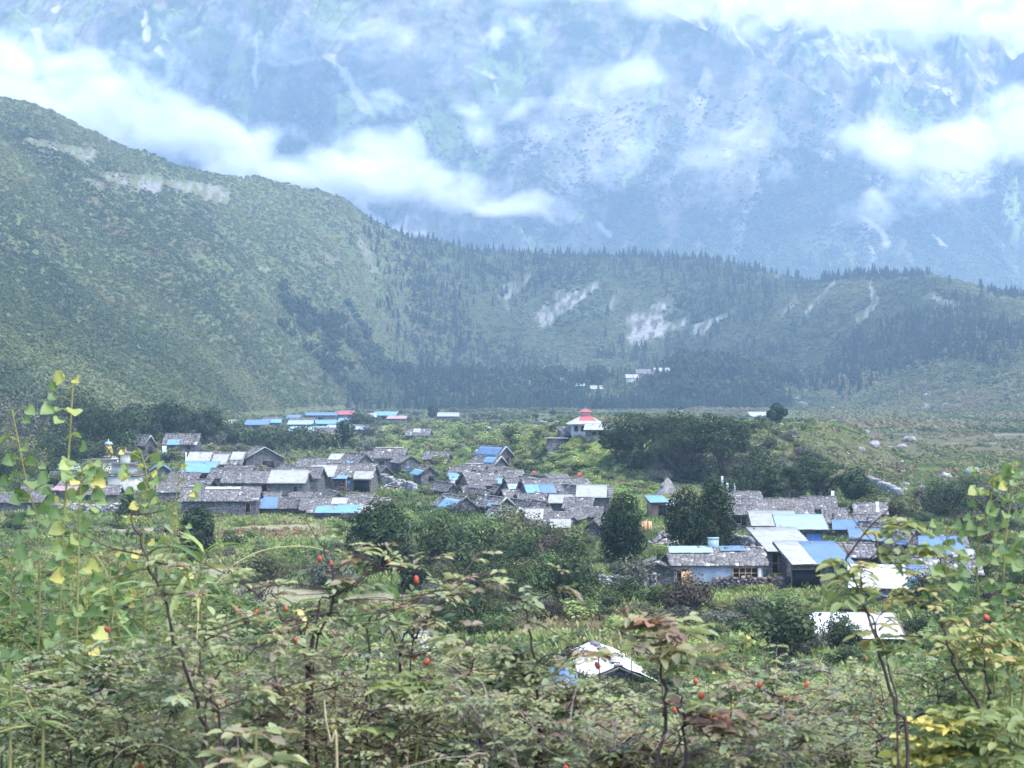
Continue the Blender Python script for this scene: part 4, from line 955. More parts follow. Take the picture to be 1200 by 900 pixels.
house('long', 356, 582, 36, 22, 11, 6, -5, "stone house with bare slate roof between two white sheeted roofs", doors=[('f', .5, 'slot'), ('f', .15, 'window')])
house('long', 377, 578, 32, 20, 11, 6, -5, "narrow stone house with a white sheet roof, second of the white pair", [('f', .05, .95, 0, 1, 'white')], doors=[('f', .4, 'door')])
house('long', 408, 578, 58, 20, 13, 6, -6, "stone house with blue washed wall, white awning and lower blue awning", [('f', .62, 1, -.12, .4, 'cream')], doors=[('f', .8, 'gap'), ('f', .5, 'window', 'blue')], porch=(.15, .5, 1.1, 'sky'))
house('long', 256, 606, 88, 20, 13, 6, 2, "big dark walled stone house with a pale strip along its ridge", [('f', .3, .75, .78, 1, 'white')], wall=2, doors=[('f', .9, 'slot')])
house('long', 330, 603, 64, 8, 10, 6, 4, "low slate house with one bright blue sheet at its left end", [('f', 0, .42, 0, 1, 'blue')])
house('long', 402, 608, 84, 8, 14, 7, -4, "low wide slate house with cyan sheets along its eaves and a white patch", [('f', .12, .42, 0, .4, 'sky'), ('f', .40, .72, 0, .5, 'sky'), ('f', .70, 1, 0, .5, 'white'), ('f', .30, .52, .55, 1, 'white')])
house('shed', 397, 547, 26, 7, 6, 5, -4, "small hut with a pale crumpled white roof behind the blue washed house", [('f', 0, 1, 0, 1, 'white')], cat="hut", name="stone_hut")
# middle cluster
house('gable', 428, 558, 46, 14, 16, 8, 30, "stone house with sagging slate and a small blue awning, left end of the middle cluster", [('l', .3, .8, 0, .35, 'sky')])
house('long', 455, 552, 36, 16, 10, 5, -4, "stone house with pale rubble on its slate ridge, beside the sagging one", ridgecap=True)
house('gable', 481, 558, 36, 16, 10, 6, 22, "gabled stone house with one small whitish window in its wall", doors=[('f', .35, 'window', 'blue')])
house('long', 509, 546, 32, 8, 7, 5, -12, "low slate house half behind bushes above the small cyan edged gable", doors=[])
house('gable', 503, 570, 30, 15, 11, 5, 18, "small gabled stone house with a cyan edge to its left slope", [('l', 0, 1, 0, .5, 'sky')], doors=[('f', .6, 'window')])
house('shed', 540, 574, 24, 11, 6, 4, 6, "small shed with a cyan blue sheet roof right of the ruined walls", [('f', 0, 1, 0, 1, 'sky')], cat="shed", name="tin_shed")
house('gable', 592, 546, 46, 12, 14, 9, 34, "gabled house with blue roof sheets, rear one of the two below the temple mound", [('l', .1, .9, .1, .9, 'blue')], verge='pale')
house('gable', 586, 558, 44, 13, 13, 8, 34, "gabled house with white verge lines, front one of the two below the temple mound", [('l', .5, .9, .3, .9, 'sky')], verge='white')
house('long', 552, 561, 32, 8, 8, 5, -14, "tumbledown slate house with rubble on top, left of the white verged gable", ridgecap=True, doors=[])
house('long', 566, 583, 44, 15, 13, 6, 18, "slate house at the left end of the long terrace of roofs", doors=[('f', .8, 'gap')], wall=1)
house('long', 594, 580, 40, 12, 12, 6, 16, "slate house with one cyan sheet in the long terrace of roofs", [('f', .1, .6, 0, .55, 'sky')], doors=[('f', .6, 'gap')], wall=1)
house('long', 614, 588, 40, 14, 12, 6, 12, "terrace house with white and cyan sheets side by side on its eaves", [('f', .0, .35, 0, .5, 'pale'), ('f', .4, .95, 0, .6, 'sky')], doors=[('f', .3, 'gap')], wall=1)
house('long', 634, 592, 40, 15, 14, 6, 12, "terrace house with two bright blue sheets over its wooden balcony", [('f', .0, .48, 0, .6, 'sky'), ('f', .5, 1, 0, .6, 'blue')], porch=(.1, .95, 1.2, 'sky'), doors=[('f', .5, 'gap')], wall=1)
house('long', 655, 588, 36, 9, 12, 6, 14, "terrace house with one narrow blue sheet low on its slate roof", [('f', .1, .75, 0, .3, 'sky')])
house('long', 672, 582, 52, 9, 11, 6, 16, "bare slate house high in the terrace, up against the green mound", doors=[])
house('long', 696, 601, 40, 19, 11, 6, -4, "stone house with one whole white sheet roof at the right end of the terrace", [('f', 0, .85, 0, 1, 'cream')], doors=[('f', .25, 'window')])
house('long', 660, 601, 34, 12, 9, 5, -6, "stone house with a short white sheet, below the narrow blue sheet", [('f', 0, .9, 0, .8, 'cream')])
house('gable', 545, 605, 52, 11, 16, 7, 24, "gabled slate house with a cyan sheet on its left slope, above the green bushes", [('l', .35, 1, .0, .7, 'sky')])
house('gable', 592, 604, 48, 10, 14, 7, 26, "gabled slate house with pale ridge line, right of the cyan sloped gable", [('l', .6, 1, .1, .4, 'sky')], verge='cream')
house('gable', 608, 614, 46, 8, 14, 7, 26, "low gabled slate house behind the dark brown bush", [('l', .2, .8, 0, .25, 'pale')], verge='cream')
house('gable', 664, 616, 44, 9, 12, 7, -20, "slate gable with a yellow cloth, above the white patched front house", doors=[])
house('long', 641, 632, 52, 15, 14, 6, -4, "front slate house with a blue door and two white roof sheets", [('f', .0, .4, .45, 1.15, 'white'), ('f', .55, 1, 0, .5, 'cream')], doors=[('f', .42, 'door', 'blue')])
house('gable', 696, 630, 24, 14, 9, 6, -14, "narrow stone gable squeezed against the dark juniper", doors=[])
house('shed', 772, 606, 20, 17, 5, 3, 8, "weathered hut with a small blue roof between the junipers", [('f', 0, 1, 0, 1, 'sky')], cat="hut", name="wooden_hut", wallmat=M_WOOD)
house('shed', 784, 598, 16, 6, 4, 3, 0, "tiny hut with white sheet roof partly behind the large juniper", [('f', 0, 1, 0, 1, 'white')], cat="hut", name="stone_hut")
# right cluster
house('long', 872, 596, 44, 8, 10, 6, 4, "slate house with leaning planks behind the long brown slate roof", doors=[], tint=.6)
house('long', 902, 622, 98, 20, 15, 7, -3, "long two storey stone house under a broad brown slate roof", doors=[('f', .18, 'slot'), ('f', .1, 'window')], tint=.62)
house('shed', 908, 640, 46, 24, 10, 5, -4, "open fronted house with a cream sheet roof and dark veranda", [('f', 0, 1, 0, 1, 'cream')], doors=[('f', .5, 'gap'), ('f', .85, 'slot')], over=.6, wall=1)
house('shed', 940, 642, 52, 22, 10, 5, -4, "house with a pale cyan tin roof and dark blue veranda", [('f', 0, 1, 0, 1, 'pale')], doors=[('f', .3, 'gap'), ('f', .7, 'gap', 'blue')], over=.5)
house('shed', 925, 676, 52, 32, 16, 5, 9, "two storey house with wooden slat front under a big tilted white roof", [('f', 0, 1, 0, 1, 'cream')], doors=[], front=(.12, .88), over=.7, wall=1)
house('shed', 962, 690, 66, 30, 15, 5, 6, "stone house with a bright blue sheet roof and white edge, beside the slat fronted house", [('f', 0, .4, 0, 1, 'white'), ('f', .4, 1, 0, 1, 'blue')], doors=[('f', .2, 'gap')], over=.6)
house('long', 842, 689, 108, 28, 15, 6, 2, "blue grey walled house with carved window, slate eaves and a sheeted ridge", [('f', .02, .48, .62, 1.02, 'pale'), ('f', .56, .82, .72, 1.02, 'blue')], doors=[('f', .80, 'wide', 'orange'), ('f', .1, 'door', 'orange')], wallmat=M_BLUEWALL, chimney=(.5, 'pale'), tint=.66, name="blue_walled_house")
house('gable', 770, 689, 62, 21, 11, 6, -8, "low stone gable with a bush growing on its roof ridge", doors=[], wall=0, tint=.6)
house('long', 978, 622, 34, 10, 14, 6, -10, "slate house with dark gable right of the long brown roof", doors=[], tint=.6)
house('long', 1006, 630, 56, 10, 14, 6, -8, "slate house with a bright blue sheet across its front eaves", [('f', -.05, .85, 0, .6, 'blue')], tint=.62)
house('shed', 1019, 650, 44, 12, 11, 5, -8, "hut with creased blue sheet roof next to the blue eaved slate house", [('f', 0, 1, 0, 1, 'blue')], cat="hut", name="stone_hut")
house('gable', 1072, 648, 66, 16, 20, 8, 30, "stone gable with wide left slate slope and a sliver of blue", [('l', .7, 1, .0, .2, 'blue')], tint=.62, doors=[])
house('shed', 1104, 664, 56, 14, 13, 5, -12, "shed with a broad blue sheet roof at the right end of the village", [('f', 0, 1, 0, 1, 'blue')], doors=[('f', .6, 'gap')], cat="shed", name="tin_shed", wall=2)
house('shed', 1131, 668, 26, 10, 7, 4, -10, "lean-to with a white sheet roof below the broad blue one", [('f', 0, 1, 0, 1, 'white')], cat="shed", name="tin_shed")
house('long', 1118, 652, 32, 12, 9, 5, -10, "rough slate house behind the broad blue sheet roof", doors=[], tint=.6)
house('long', 1068, 690, 66, 14, 18, 6, -8, "slate house with pale lichen stones behind the long white sheet", doors=[], tint=.75)
house('shed', 1040, 706, 84, 18, 14, 5, -10, "long open shed with a white sheet roof ending in blue, blue cloth below", [('f', 0, .76, 0, 1, 'bright'), ('f', .76, 1, 0, 1, 'blue')], doors=[('f', .55, 'gap', 'blue'), ('f', .8, 'gap')], over=.6, cat="shed", name="tin_shed", wall=2)
house('shed', 1008, 758, 96, 9, 15, 5, -4, "low shed under a wide white tarpaulin near the right foreground shrubs", [('f', 0, 1, 0, 1, 'bright')], cat="shed", name="tin_shed", wall=0, doors=[])
house('gable', 724, 798, 86, 3, 20, 9, 6, "small hut with a crooked two sided white tin roof among the bushes", [('l', 0, 1, 0, 1, 'bright'), ('r', 0, 1, 0, 1, 'bright')], cat="hut", name="tin_hut", roof='none', doors=[], over=.45)
house('shed', 492, 770, 24, 10, 8, 3, 10, "tiny hut with a white roof glimpsed through the rose branches", [('f', 0, 1, 0, 1, 'white')], cat="hut", name="stone_hut")
# plain slate houses packed between the others
PK = "plain slate roofed stone house packed among the village roofs"
for (kd, a, b, w, h, r, d, yw) in [('long', 262, 574, 40, 14, 10, 5, -8), ('long', 226, 584, 36, 12, 9, 5, -6), ('long', 200, 588, 34, 12, 10, 5, 10), ('gable', 344, 566, 34, 12, 12, 6, 24), ('long', 384, 562, 34, 12, 10, 5, -10), ('long', 424, 568, 28, 10, 9, 5, -6), ('gable', 452, 566, 26, 12, 10, 5, 22), ('long', 372, 604, 40, 7, 9, 5, 4),
    ('long', 440, 602, 26, 7, 9, 5, -8), ('gable', 552, 574, 34, 10, 12, 6, 26), ('gable', 578, 572, 38, 10, 12, 7, 28), ('long', 602, 570, 36, 9, 9, 5, 18), ('gable', 620, 578, 34, 10, 12, 7, 28), ('gable', 640, 576, 34, 9, 12, 7, 28), ('long', 656, 574, 34, 8, 9, 5, 18), ('gable', 684, 590, 34, 11, 12, 7, 26),
    ('gable', 574, 594, 38, 10, 13, 7, 26), ('long', 626, 600, 36, 10, 10, 5, 10), ('gable', 640, 606, 34, 9, 12, 6, 24), ('gable', 620, 604, 34, 8, 12, 6, 26), ('long', 676, 606, 34, 11, 10, 5, -8), ('long', 536, 566, 28, 9, 9, 5, -12), ('gable', 468, 548, 30, 10, 10, 6, 22), ('long', 434, 548, 30, 9, 9, 5, -8),
    ('long', 960, 606, 40, 10, 12, 6, -6), ('long', 1040, 634, 46, 12, 12, 6, -10), ('gable', 1052, 664, 52, 14, 16, 7, 24), ('long', 1090, 676, 44, 11, 12, 5, -8), ('long', 1000, 668, 50, 16, 12, 5, -8), ('long', 1020, 610, 40, 8, 10, 6, -8), ('long', 1128, 684, 46, 12, 13, 5, -10),
    ('long', 212, 574, 36, 10, 9, 5, -6), ('gable', 246, 586, 34, 10, 11, 6, 20), ('long', 276, 566, 34, 10, 9, 5, -6), ('gable', 322, 568, 32, 10, 11, 6, 22), ('long', 356, 596, 34, 8, 9, 5, 4), ('long', 308, 596, 34, 8, 9, 5, 2), ('gable', 396, 592, 30, 8, 10, 6, 20), ('long', 418, 596, 32, 7, 9, 5, -6), ('long', 362, 556, 32, 9, 9, 5, -6),
    ('gable', 530, 582, 30, 8, 10, 6, 24), ('long', 558, 588, 32, 8, 9, 5, 14), ('gable', 586, 584, 32, 8, 11, 6, 26), ('long', 606, 592, 32, 8, 9, 5, 12), ('gable', 652, 596, 32, 8, 11, 6, 26), ('gable', 672, 594, 30, 8, 11, 6, 26), ('long', 630, 614, 34, 8, 9, 5, 6), ('long', 690, 614, 28, 9, 9, 5, -8), ('gable', 704, 594, 30, 9, 11, 6, 22), ('long', 588, 564, 30, 8, 8, 5, 18), ('long', 570, 568, 28, 8, 8, 5, 16), ('gable', 610, 566, 28, 8, 10, 6, 26),
    ('long', 70, 572, 34, 9, 9, 5, -6), ('long', 120, 588, 36, 9, 9, 5, 4), ('gable', 165, 560, 30, 9, 10, 6, 20), ('long', 40, 586, 34, 8, 8, 5, 4)]:
    house(kd, a, b, w, h, r, d, yw, PK, wall=random.randrange(3), group="plain slate houses packed in the village")
# the far cluster under the hill
FAR = [('shed', 265, 501, 16, 4, 4, 'white', "far hut with a lone white roof left of the blue roofed cluster"), ('shed', 300, 503, 26, 5, 5, 'blue', "far house with a blue sheet roof, leftmost of the blue cluster"),
       ('long', 318, 500, 22, 5, 6, 'sky', "far slate house with a sky blue half roof"), ('shed', 343, 495, 14, 4, 4, 'blue', "far small hut with a deep blue roof at the cluster's back"),
       ('long', 352, 503, 28, 6, 7, 'pale', "far low slate house with a pale strip, before the tall blue one"), ('shed', 376, 496, 36, 9, 3, 'blue', "far tall dark house with a blue roof and open veranda"),
       ('shed', 404, 492, 18, 6, 4, 'red', "far house with the only red roof behind the blue roofs"), ('shed', 372, 502, 44, 5, 4, 'sky', "far long house with a sky blue roof before the tall dark one"),
       ('shed', 414, 502, 38, 5, 6, 'sky', "far wide house with a cyan roof right of the red one"), ('shed', 358, 512, 44, 5, 6, 'pale', "far house with a broad pale cyan roof in the cluster's front row"),
       ('shed', 396, 509, 32, 5, 5, 'white', "far house with a white roof in the cluster's front row"), ('shed', 430, 494, 22, 5, 4, 'white', "far hut with a cream roof behind the cyan one"),
       ('shed', 450, 492, 28, 5, 4, 'sky', "far house with a light blue roof near the cluster's right end"), ('shed', 464, 495, 22, 4, 3, 'pink', "far hut with a dull pink roof, rightmost of the cluster"),
       ('long', 384, 517, 30, 8, 7, None, "far bare slate house in front of the blue cluster"), ('long', 420, 508, 22, 5, 5, 'pale', "far slate hut with a pale sheet below the cyan roof")]
for (kd, a, b, w, h, r, c, lab) in FAR:
    house(kd, a, b, w, h, r, 7, random.uniform(-6, 6), lab, [('f', 0, 1, 0, 1 if kd == 'shed' else .6, c)] if c else [], doors=[('f', .5, 'gap')] if w > 25 else [], group="far houses under the long hill", tint=.45)
house('long', 488, 515, 30, 5, 7, 7, -10, "lone far slate house with a white ridge patch on the green rise", [('f', .3, .6, .4, 1, 'white')], doors=[], group="far houses under the long hill")
house('shed', 525, 487, 24, 4, 4, 6, 0, "far pale shed on the skyline of the green plateau", [('f', 0, 1, 0, 1, 'cream')], doors=[], Y=820)
house('shed', 456, 509, 14, 4, 4, 5, 0, "far small hut with a grey white roof left of the lone slate house", [('f', 0, 1, 0, 1, 'white')], doors=[])
house('shed', 892, 474, 24, 3, 5, 9, 0, "white roofed shelter alone on the stony plain right of the mound", [('f', 0, 1, 0, 1, 'white')], doors=[], Y=860, cat="shelter", name="tin_shed")
# the farthest hamlet on the wooded knoll
for (a, b, w, h, r, c, lab) in [(622, 439, 20, 4, 3, 'white', "farthest hamlet house with a grey white roof left of the tall dark trees"), (660, 438, 22, 5, 3, 'white', "farthest hamlet house with the brightest white front"), (678, 444, 14, 4, 3, 'pale', "farthest hamlet hut with a pale blue roof, lowest on the knoll"),
                                (699, 448, 14, 4, 4, 'cream', "farthest hamlet hut with a cream roof among bushes"), (741, 439, 14, 5, 4, 'white', "farthest hamlet hut beside two thin poles"), (757, 435, 22, 5, 5, None, "farthest hamlet slate house at the knoll's brow"), (776, 433, 18, 4, 4, 'cream', "farthest hamlet house at the edge of the dark wood")]:
    house('shed', a, b, w, h, r, 8, 0, lab, [('f', 0, 1, 0, 1, c)] if c else [], doors=[], Y=1352 - (b - 430) * 2.5, group="farthest hamlet on the wooded knoll", wallmat=M_PLASTER if c == 'white' else None)

# ------------------------------------------------------------------ temple on the mound
def temple():
    X, Y, z = ground(687, 511); k = Y / FPX
    root = empty("temple", (X, Y + 3, z)); tag(root, "grey temple with a two tiered red and white roof on the green mound", "temple")
    W, H = 40 * k, 14 * k; w = W / 2
    MB().box((0, 0, H / 2 - .6), (W * .86, 6, H + 1.2)).build("wall", plain_mat("grey_plaster", (0.33, 0.34, 0.36), .9, .1, 1.5, .2), root)
    def hip(name, w0, d0, w1, d1, z0, z1, m, par):
        b = MB(); V = [(-w0, -d0, z0), (w0, -d0, z0), (w0, d0, z0), (-w0, d0, z0), (-w1, -d1, z1), (w1, -d1, z1), (w1, d1, z1), (-w1, d1, z1)]
        b.add(V, BOXF[[2, 3, 4, 5]][:, ::1] * 0 + np.array([(0, 1, 5, 4), (1, 2, 6, 5), (2, 3, 7, 6), (3, 0, 4, 7)])); b.add(V, [(4, 5, 6, 7), (3, 2, 1, 0)])
        return b.build(name, m, par)
    rf = hip("roof", w * 1.14, 4.2, w * .34, 1.2, H, H + 9 * k, M_SHEET['white'], root)
    # red middle bays of the lower roof
    b = MB(); e = .03
    b.add([(-w * .42, -2.9, H + 3.9 * k + e), (w * .62, -2.9, H + 3.9 * k + e), (w * .34, -1.2 - e, H + 9 * k + e), (-w * .34, -1.2 - e, H + 9 * k + e)], [(0, 1, 2, 3)])
    V = b.V[0]; b.add(V - [0, 0, .02], [(3, 2, 1, 0)]); b.build("red_bay", M_SHEET['red'], rf)
    MB().box((0, 0, H + 11.5 * k), (w * .58, 2.0, 6 * k)).build("lantern", plain_mat("pink_plaster", (.45, .25, .25), .9, .1), root)
    rt = hip("upper_roof", w * .42, 1.6, .15, .15, H + 14 * k, H + 17.5 * k, M_SHEET['red'], root)
    MB().lathe([(.02, 0), (.12, .1), (.05, .3), (.02, .6)], (0, 0, H + 17.4 * k), 8).build("finial", M_GOLD, rt)
    for i, x in enumerate((-.6, -.2, .3)):
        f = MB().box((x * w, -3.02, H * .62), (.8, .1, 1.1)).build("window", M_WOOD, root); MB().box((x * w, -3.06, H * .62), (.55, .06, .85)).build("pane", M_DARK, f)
temple()
house('shed', 703, 515, 36, 11, 6, 4, -6, "stone annex with a white edged roof right of the temple", [('f', .0, .6, .0, 1, 'white')], doors=[('f', .3, 'window'), ('f', .65, 'window')], cat="annex", name="stone_annex")
house('flat', 652, 532, 22, 17, 0, 4, 0, "round cornered stone terrace with bits of white tin left of the temple", doors=[], cat="terrace", name="stone_terrace", roof='slate', sheets=[('f', .0, .7, .2, .9, 'white'), ('f', .6, 1, 0, .6, 'pale')])
house('shed', 668, 518, 20, 9, 7, 4, 20, "little sloping roofed shelter between terrace and temple", [('f', .5, 1, 0, 1, 'white')], doors=[('f', .5, 'gap')], cat="shelter", name="stone_hut")

# ------------------------------------------------------------------ stupas
def white_stupa():
    X, Y, z = ground(143, 578); k = Y / FPX
    root = empty("gate_stupa", (X, Y + 2.5, z)); tag(root, "large whitewashed square stupa with stepped slate cornices behind the yellow vine", "stupa")
    W = 34 * k
    b = MB().box((0, 0, 10 * k - .6), (W, W, 20 * k + 1.2)).build("base", M_PLASTER, root)
    s = MB(); rng = np.random.default_rng(3)
    def cornice(zz, w, n):
        for i in range(n):
            for (ax, ay) in ((1, 0), (-1, 0), (0, 1), (0, -1)):
                f = (i + .5) / n - .5; s.box((ax * w / 2 + (ay != 0) * f * w, ay * w / 2 + (ax != 0) * f * w, zz + rng.uniform(-.03, .03)), (w / n * 1.02 if ay else .5, w / n * 1.02 if ax else .5, .12), 0, rng.uniform(.2, .9))
    cornice(20.5 * k, W * 1.06, 9); s.box((0, 0, 20 * k), (W * 1.02, W * 1.02, .2), 0, .4); s.box((0, 0, 22 * k), (W * .96, W * .96, .18), 0, .5)
    MB().box((0, 0, 27 * k), (W * .8, W * .8, 10 * k)).build("upper_tier", M_PLASTER, root)
    cornice(32.5 * k, W * .9, 8); s.box((0, 0, 32.2 * k), (W * .88, W * .88, .2), 0, .4); s.box((0, 0, 34 * k), (W * .8, W * .8, .16), 0, .4)
    s.build("cornice", M_SLATE, root)
    MB().lathe([(W * .20, 34.5 * k), (W * .22, 38 * k), (W * .19, 46 * k)], (0, 0, 0), 4, rot=math.pi / 4).build("tower", M_PLASTER, root)
    c = MB(); c.box((0, 0, 46.4 * k), (W * .42, W * .42, .22), 0, .6); c.box((0, 0, 47.6 * k), (W * .3, W * .3, .2), 0, .5); c.build("cap", M_SLATE, root)
    MB().lathe([(.12, 48 * k), (.16, 49 * k), (.04, 51 * k), (.02, 54 * k)], (0, 0, 0), 8).build("finial", M_GOLD, root)
    # rope of little prayer cloths along the front
    for i in range(2): pass
def golden_stupa():
    X, Y, z = ground(117, 556); k = Y / FPX
    root = empty("golden_stupa", (X, Y + 7, z)); tag(root, "slender stupa with a golden yellow dome and blue grey cap", "stupa"); k *= 1.02
    MB().box((0, 0, 8 * k), (20 * k, 20 * k, 18 * k)).box((0, 0, 18 * k), (15 * k, 15 * k, 3 * k)).build("base", M_PLASTER, root)
    MB().lathe([(5.6 * k, 19.4 * k), (6.0 * k, 22 * k), (5.2 * k, 27 * k), (4.0 * k, 30.5 * k), (3.6 * k, 31 * k)], (0, 0, 0), 18).build("dome", M_GOLD, root, smooth_=True)
    MB().box((0, 0, 32 * k), (6.4 * k, 6.4 * k, 2 * k)).build("harmika", M_PLASTER, root)
    MB().lathe([(5.4 * k, 33.2 * k), (5.4 * k, 34.2 * k), (3.6 * k, 36 * k), (1.2 * k, 36.8 * k)], (0, 0, 0), 12).build("cap", M_SHEET['pale'], root)
    MB().lathe([(.9 * k, 36.8 * k), (1.2 * k, 37.6 * k), (.5 * k, 38.6 * k), (.15 * k, 40 * k)], (0, 0, 0), 8).build("finial", M_GOLD, root)
white_stupa(); golden_stupa()

# ------------------------------------------------------------------ dry stone walls, ruins, heaps, poles
M_RUBBLE = tint_mat("rubble_stone", [(0.0, (0.07, 0.07, 0.075)), (0.5, (0.22, 0.21, 0.20)), (1.0, (0.46, 0.44, 0.42))])
def rubble_wall(p, h, w, label, name="dry_stone_wall", cat="wall", step=.3, gap=0.0, mm=None):
    P = [ground(*q) for q in p]; b = MB(); rng = np.random.default_rng(int(p[0][0] * 7 + p[0][1]))
    x0, y0, z0 = P[0]
    for A, Bp in zip(P[:-1], P[1:]):
        d = math.hypot(Bp[0] - A[0], Bp[1] - A[1]); n = max(1, int(d / step)); a = math.atan2(Bp[1] - A[1], Bp[0] - A[0])
        for i in range(n):
            f = (i + .5) / n; x = A[0] + (Bp[0] - A[0]) * f; y = A[1] + (Bp[1] - A[1]) * f; zz = float(hgt(x, y, False)); hh = h * (.7 + .6 * float(fbm(x * .4, y * .4, 3, 2))) * (1 if rng.random() > gap else .4)
            q = zz - .3
            while q < zz + hh:
                t = rng.uniform(.13, .26)
                b.box((x - x0 + rng.normal(0, .04), y - y0 + rng.normal(0, .05), q + t / 2 - z0), (step * rng.uniform(.8, 1.5), w * rng.uniform(.8, 1.2), t * 1.05), a + rng.normal(0, .12), np.clip(rng.normal(.5, .22), 0, 1)); q += t
    o = b.build(name, mm or M_RUBBLE, None, (x0, y0, z0)); tag(o, label, cat)
    return o
rubble_wall([(700, 692), (735, 691), (768, 690)], 1.0, .6, "pale dry stone wall before the low stone gable")
rubble_wall([(836, 690), (880, 690), (924, 688)], .75, .7, "long stack of dark split firewood below the blue grey wall", "firewood_stack", "firewood", .2, mm=tint_mat("firewood", [(0, (.03, .025, .025)), (.5, (.10, .08, .075)), (1, (.28, .23, .2))]))
rubble_wall([(850, 640), (868, 646), (884, 650)], 1.4, .6, "rough stone wall beside the open fronted house")
rubble_wall([(508, 578), (530, 578), (532, 572)], 1.6, .6, "low ruined stone walls left of the cyan shed roof", gap=.3)
rubble_wall([(440, 566), (462, 570), (486, 577)], 1.3, .8, "collapsed stone wall with gaps below the middle cluster", gap=.35)
rubble_wall([(60, 602), (110, 600), (160, 598)], 1.0, .7, "dark stone wall in front of the white stupa")
rubble_wall([(925, 520), (940, 531), (952, 540)], .8, .8, "thin stone wall on the mound's right flank") if False else None
rubble_wall([(1010, 560), (1030, 570), (1055, 582)], .9, 1.0, "pale boulder wall on the plain right of the dark pines", step=.6)
rubble_wall([(560, 499), (640, 499), (712, 499)], .6, .9, "pale stone wall crossing the far green plateau", step=1.2)
rubble_wall([(0, 571), (16, 573), (32, 576)], .8, .6, "short pale wall on the grass at the left edge")
rubble_wall([(600, 640), (618, 636)], 1.0, .6, "stub of stone wall left of the blue doored house")

def heap(px, py, rx, h, n, m, label, name, cat, size=(.15, .5), Yd=None):
    X, Y, z = ground(px, py); rng = np.random.default_rng(int(px)); b = MB(); r = rx * Y / FPX
    for i in range(n):
        a = rng.uniform(0, 6.28); q = r * rng.random() ** .6; zz = h * (1 - q / r) * rng.uniform(.3, 1)
        A = rng.normal(0, .35, 3); M = np.array([[1, -A[2], A[1]], [A[2], 1, -A[0]], [-A[1], A[0], 1]])
        b.box((q * math.cos(a), q * math.sin(a) * .7, zz), rng.uniform(*size, 3) * [1, 1, .6], rng.uniform(0, 3), np.clip(rng.normal(.5, .25), 0, 1), 0, M)
    o = b.build(name, m, None, (X, Y, z)); tag(o, label, cat); return o
heap(468, 574, 24, 1.8, 260, M_RUBBLE, "big heap of fallen stones and slates from a ruined house", "rubble_heap", "rubble heap")
heap(548, 586, 14, 1.2, 120, M_RUBBLE, "small stone heap behind the cyan sloped gable", "rubble_heap", "rubble heap")
heap(778, 640, 20, 1.6, 200, M_RUBBLE, "brown rubble slope between the two dark junipers", "rubble_heap", "rubble heap")
heap(640, 812, 34, 1.0, 260, M_RUBBLE, "heap of grey stones left of the crooked white tin roof", "rubble_heap", "rubble heap", (.12, .35))
heap(1092, 700, 22, 1.0, 90, M_RUBBLE, "pale stones piled right of the long white shed", "rubble_heap", "rubble heap")

def planks(px, py, w, h, n, m, label, name="plank_stack", lean=.2, cat="planks"):
    X, Y, z = ground(px, py); rng = np.random.default_rng(int(px * 3)); b = MB(); k = Y / FPX
    for i in range(n): b.box(((i - n / 2) * w * k / n, rng.normal(0, .05) + .2, h * k * .5), (w * k / n * .85, .06, h * k * rng.uniform(.85, 1.05)), 0, rng.random(), 0, np.array([[1, 0, rng.normal(0, .04)], [0, 1, lean], [0, -lean, 1]]))
    o = b.build(name, m, None, (X, Y, z)); tag(o, label, cat)
planks(759, 624, 12, 13, 6, M_ORANGE, "upright orange boards between the two dark junipers")
planks(806, 692, 12, 22, 6, M_ORANGE, "orange boards stacked between low gable and blue grey house")
planks(893, 690, 5, 24, 1, M_SHEET['white'], "white board leaning on the right corner of the blue grey house", "leaning_board", .45, "board")
planks(774, 640, 14, 5, 1, M_SHEET['white'], "white sheet lying on the rubble between the junipers", "tin_sheet", 1.2, "sheet")

def tarp():
    X, Y, z = ground(656, 806); rng = np.random.default_rng(5); n = 16; u, v = np.meshgrid(np.linspace(-1, 1, n), np.linspace(-1, 1, n))
    V = np.stack([u * .95, v * .8, 1.1 * np.exp(-(u ** 2 + v ** 2)) + .45 * (fbm(u * 2 + 3, v * 2, 4, 3) - .3)], -1).reshape(-1, 3)
    i = np.arange(n - 1)[:, None] * n + np.arange(n - 1)[None]; Q = np.stack([i, i + 1, i + n + 1, i + n], -1).reshape(-1, 4)
    tag(MB().add(V, Q).build("tarpaulin", M_CLOTHB, None, (X, Y - 1.2, z + .3), 0, True), "crumpled bright blue tarpaulin over the stone heap", "tarpaulin")
tarp()

def pole(px, py, hpx, label, flag=None, name="flag_pole", cat="pole", Y=None, r=.05, lean=0.0):
    if Y is None: X, Y, z = ground(px, py)
    else: X = (px - 600) / FPX * Y; z = float(hgt(X, Y, False))
    k = Y / FPX; h = hpx * k; root = empty(name, (X, Y, z)); tag(root, label, cat)
    MB().tube(np.array([(0, 0, -.4), (lean * h * .5, 0, h * .5), (lean * h, 0, h)]), [r, r * .85, r * .6], 6).build("shaft", M_GREYWOOD, root)
    if flag:
        n = 10; zz = np.linspace(h * flag[1], h * flag[2], n); w = flag[3] * k; a = np.linspace(0, 5, n)
        V = np.concatenate([np.stack([lean * zz + .02, np.zeros(n), zz], 1), np.stack([lean * zz + w * (1 + .15 * np.sin(a)), .25 * w * np.sin(a * 1.3), zz], 1)]); F = np.array([(i, i + n, i + n + 1, i + 1) for i in range(n - 1)])
        MB().add(V, F).build("flag", dict(w=M_CLOTHW, r=M_CLOTHR)[flag[0]], root)
    return root
pole(845, 590, 32, "tall prayer flag pole with white cloth, leftmost behind the long slate roof", ('w', .55, 1, 3), r=.05)
pole(851, 590, 30, "second prayer flag pole behind the long slate roof, cloth lower", ('w', .3, .8, 3), r=.05)
pole(860, 590, 24, "third and shortest prayer flag pole behind the long slate roof", ('w', .5, 1, 2))
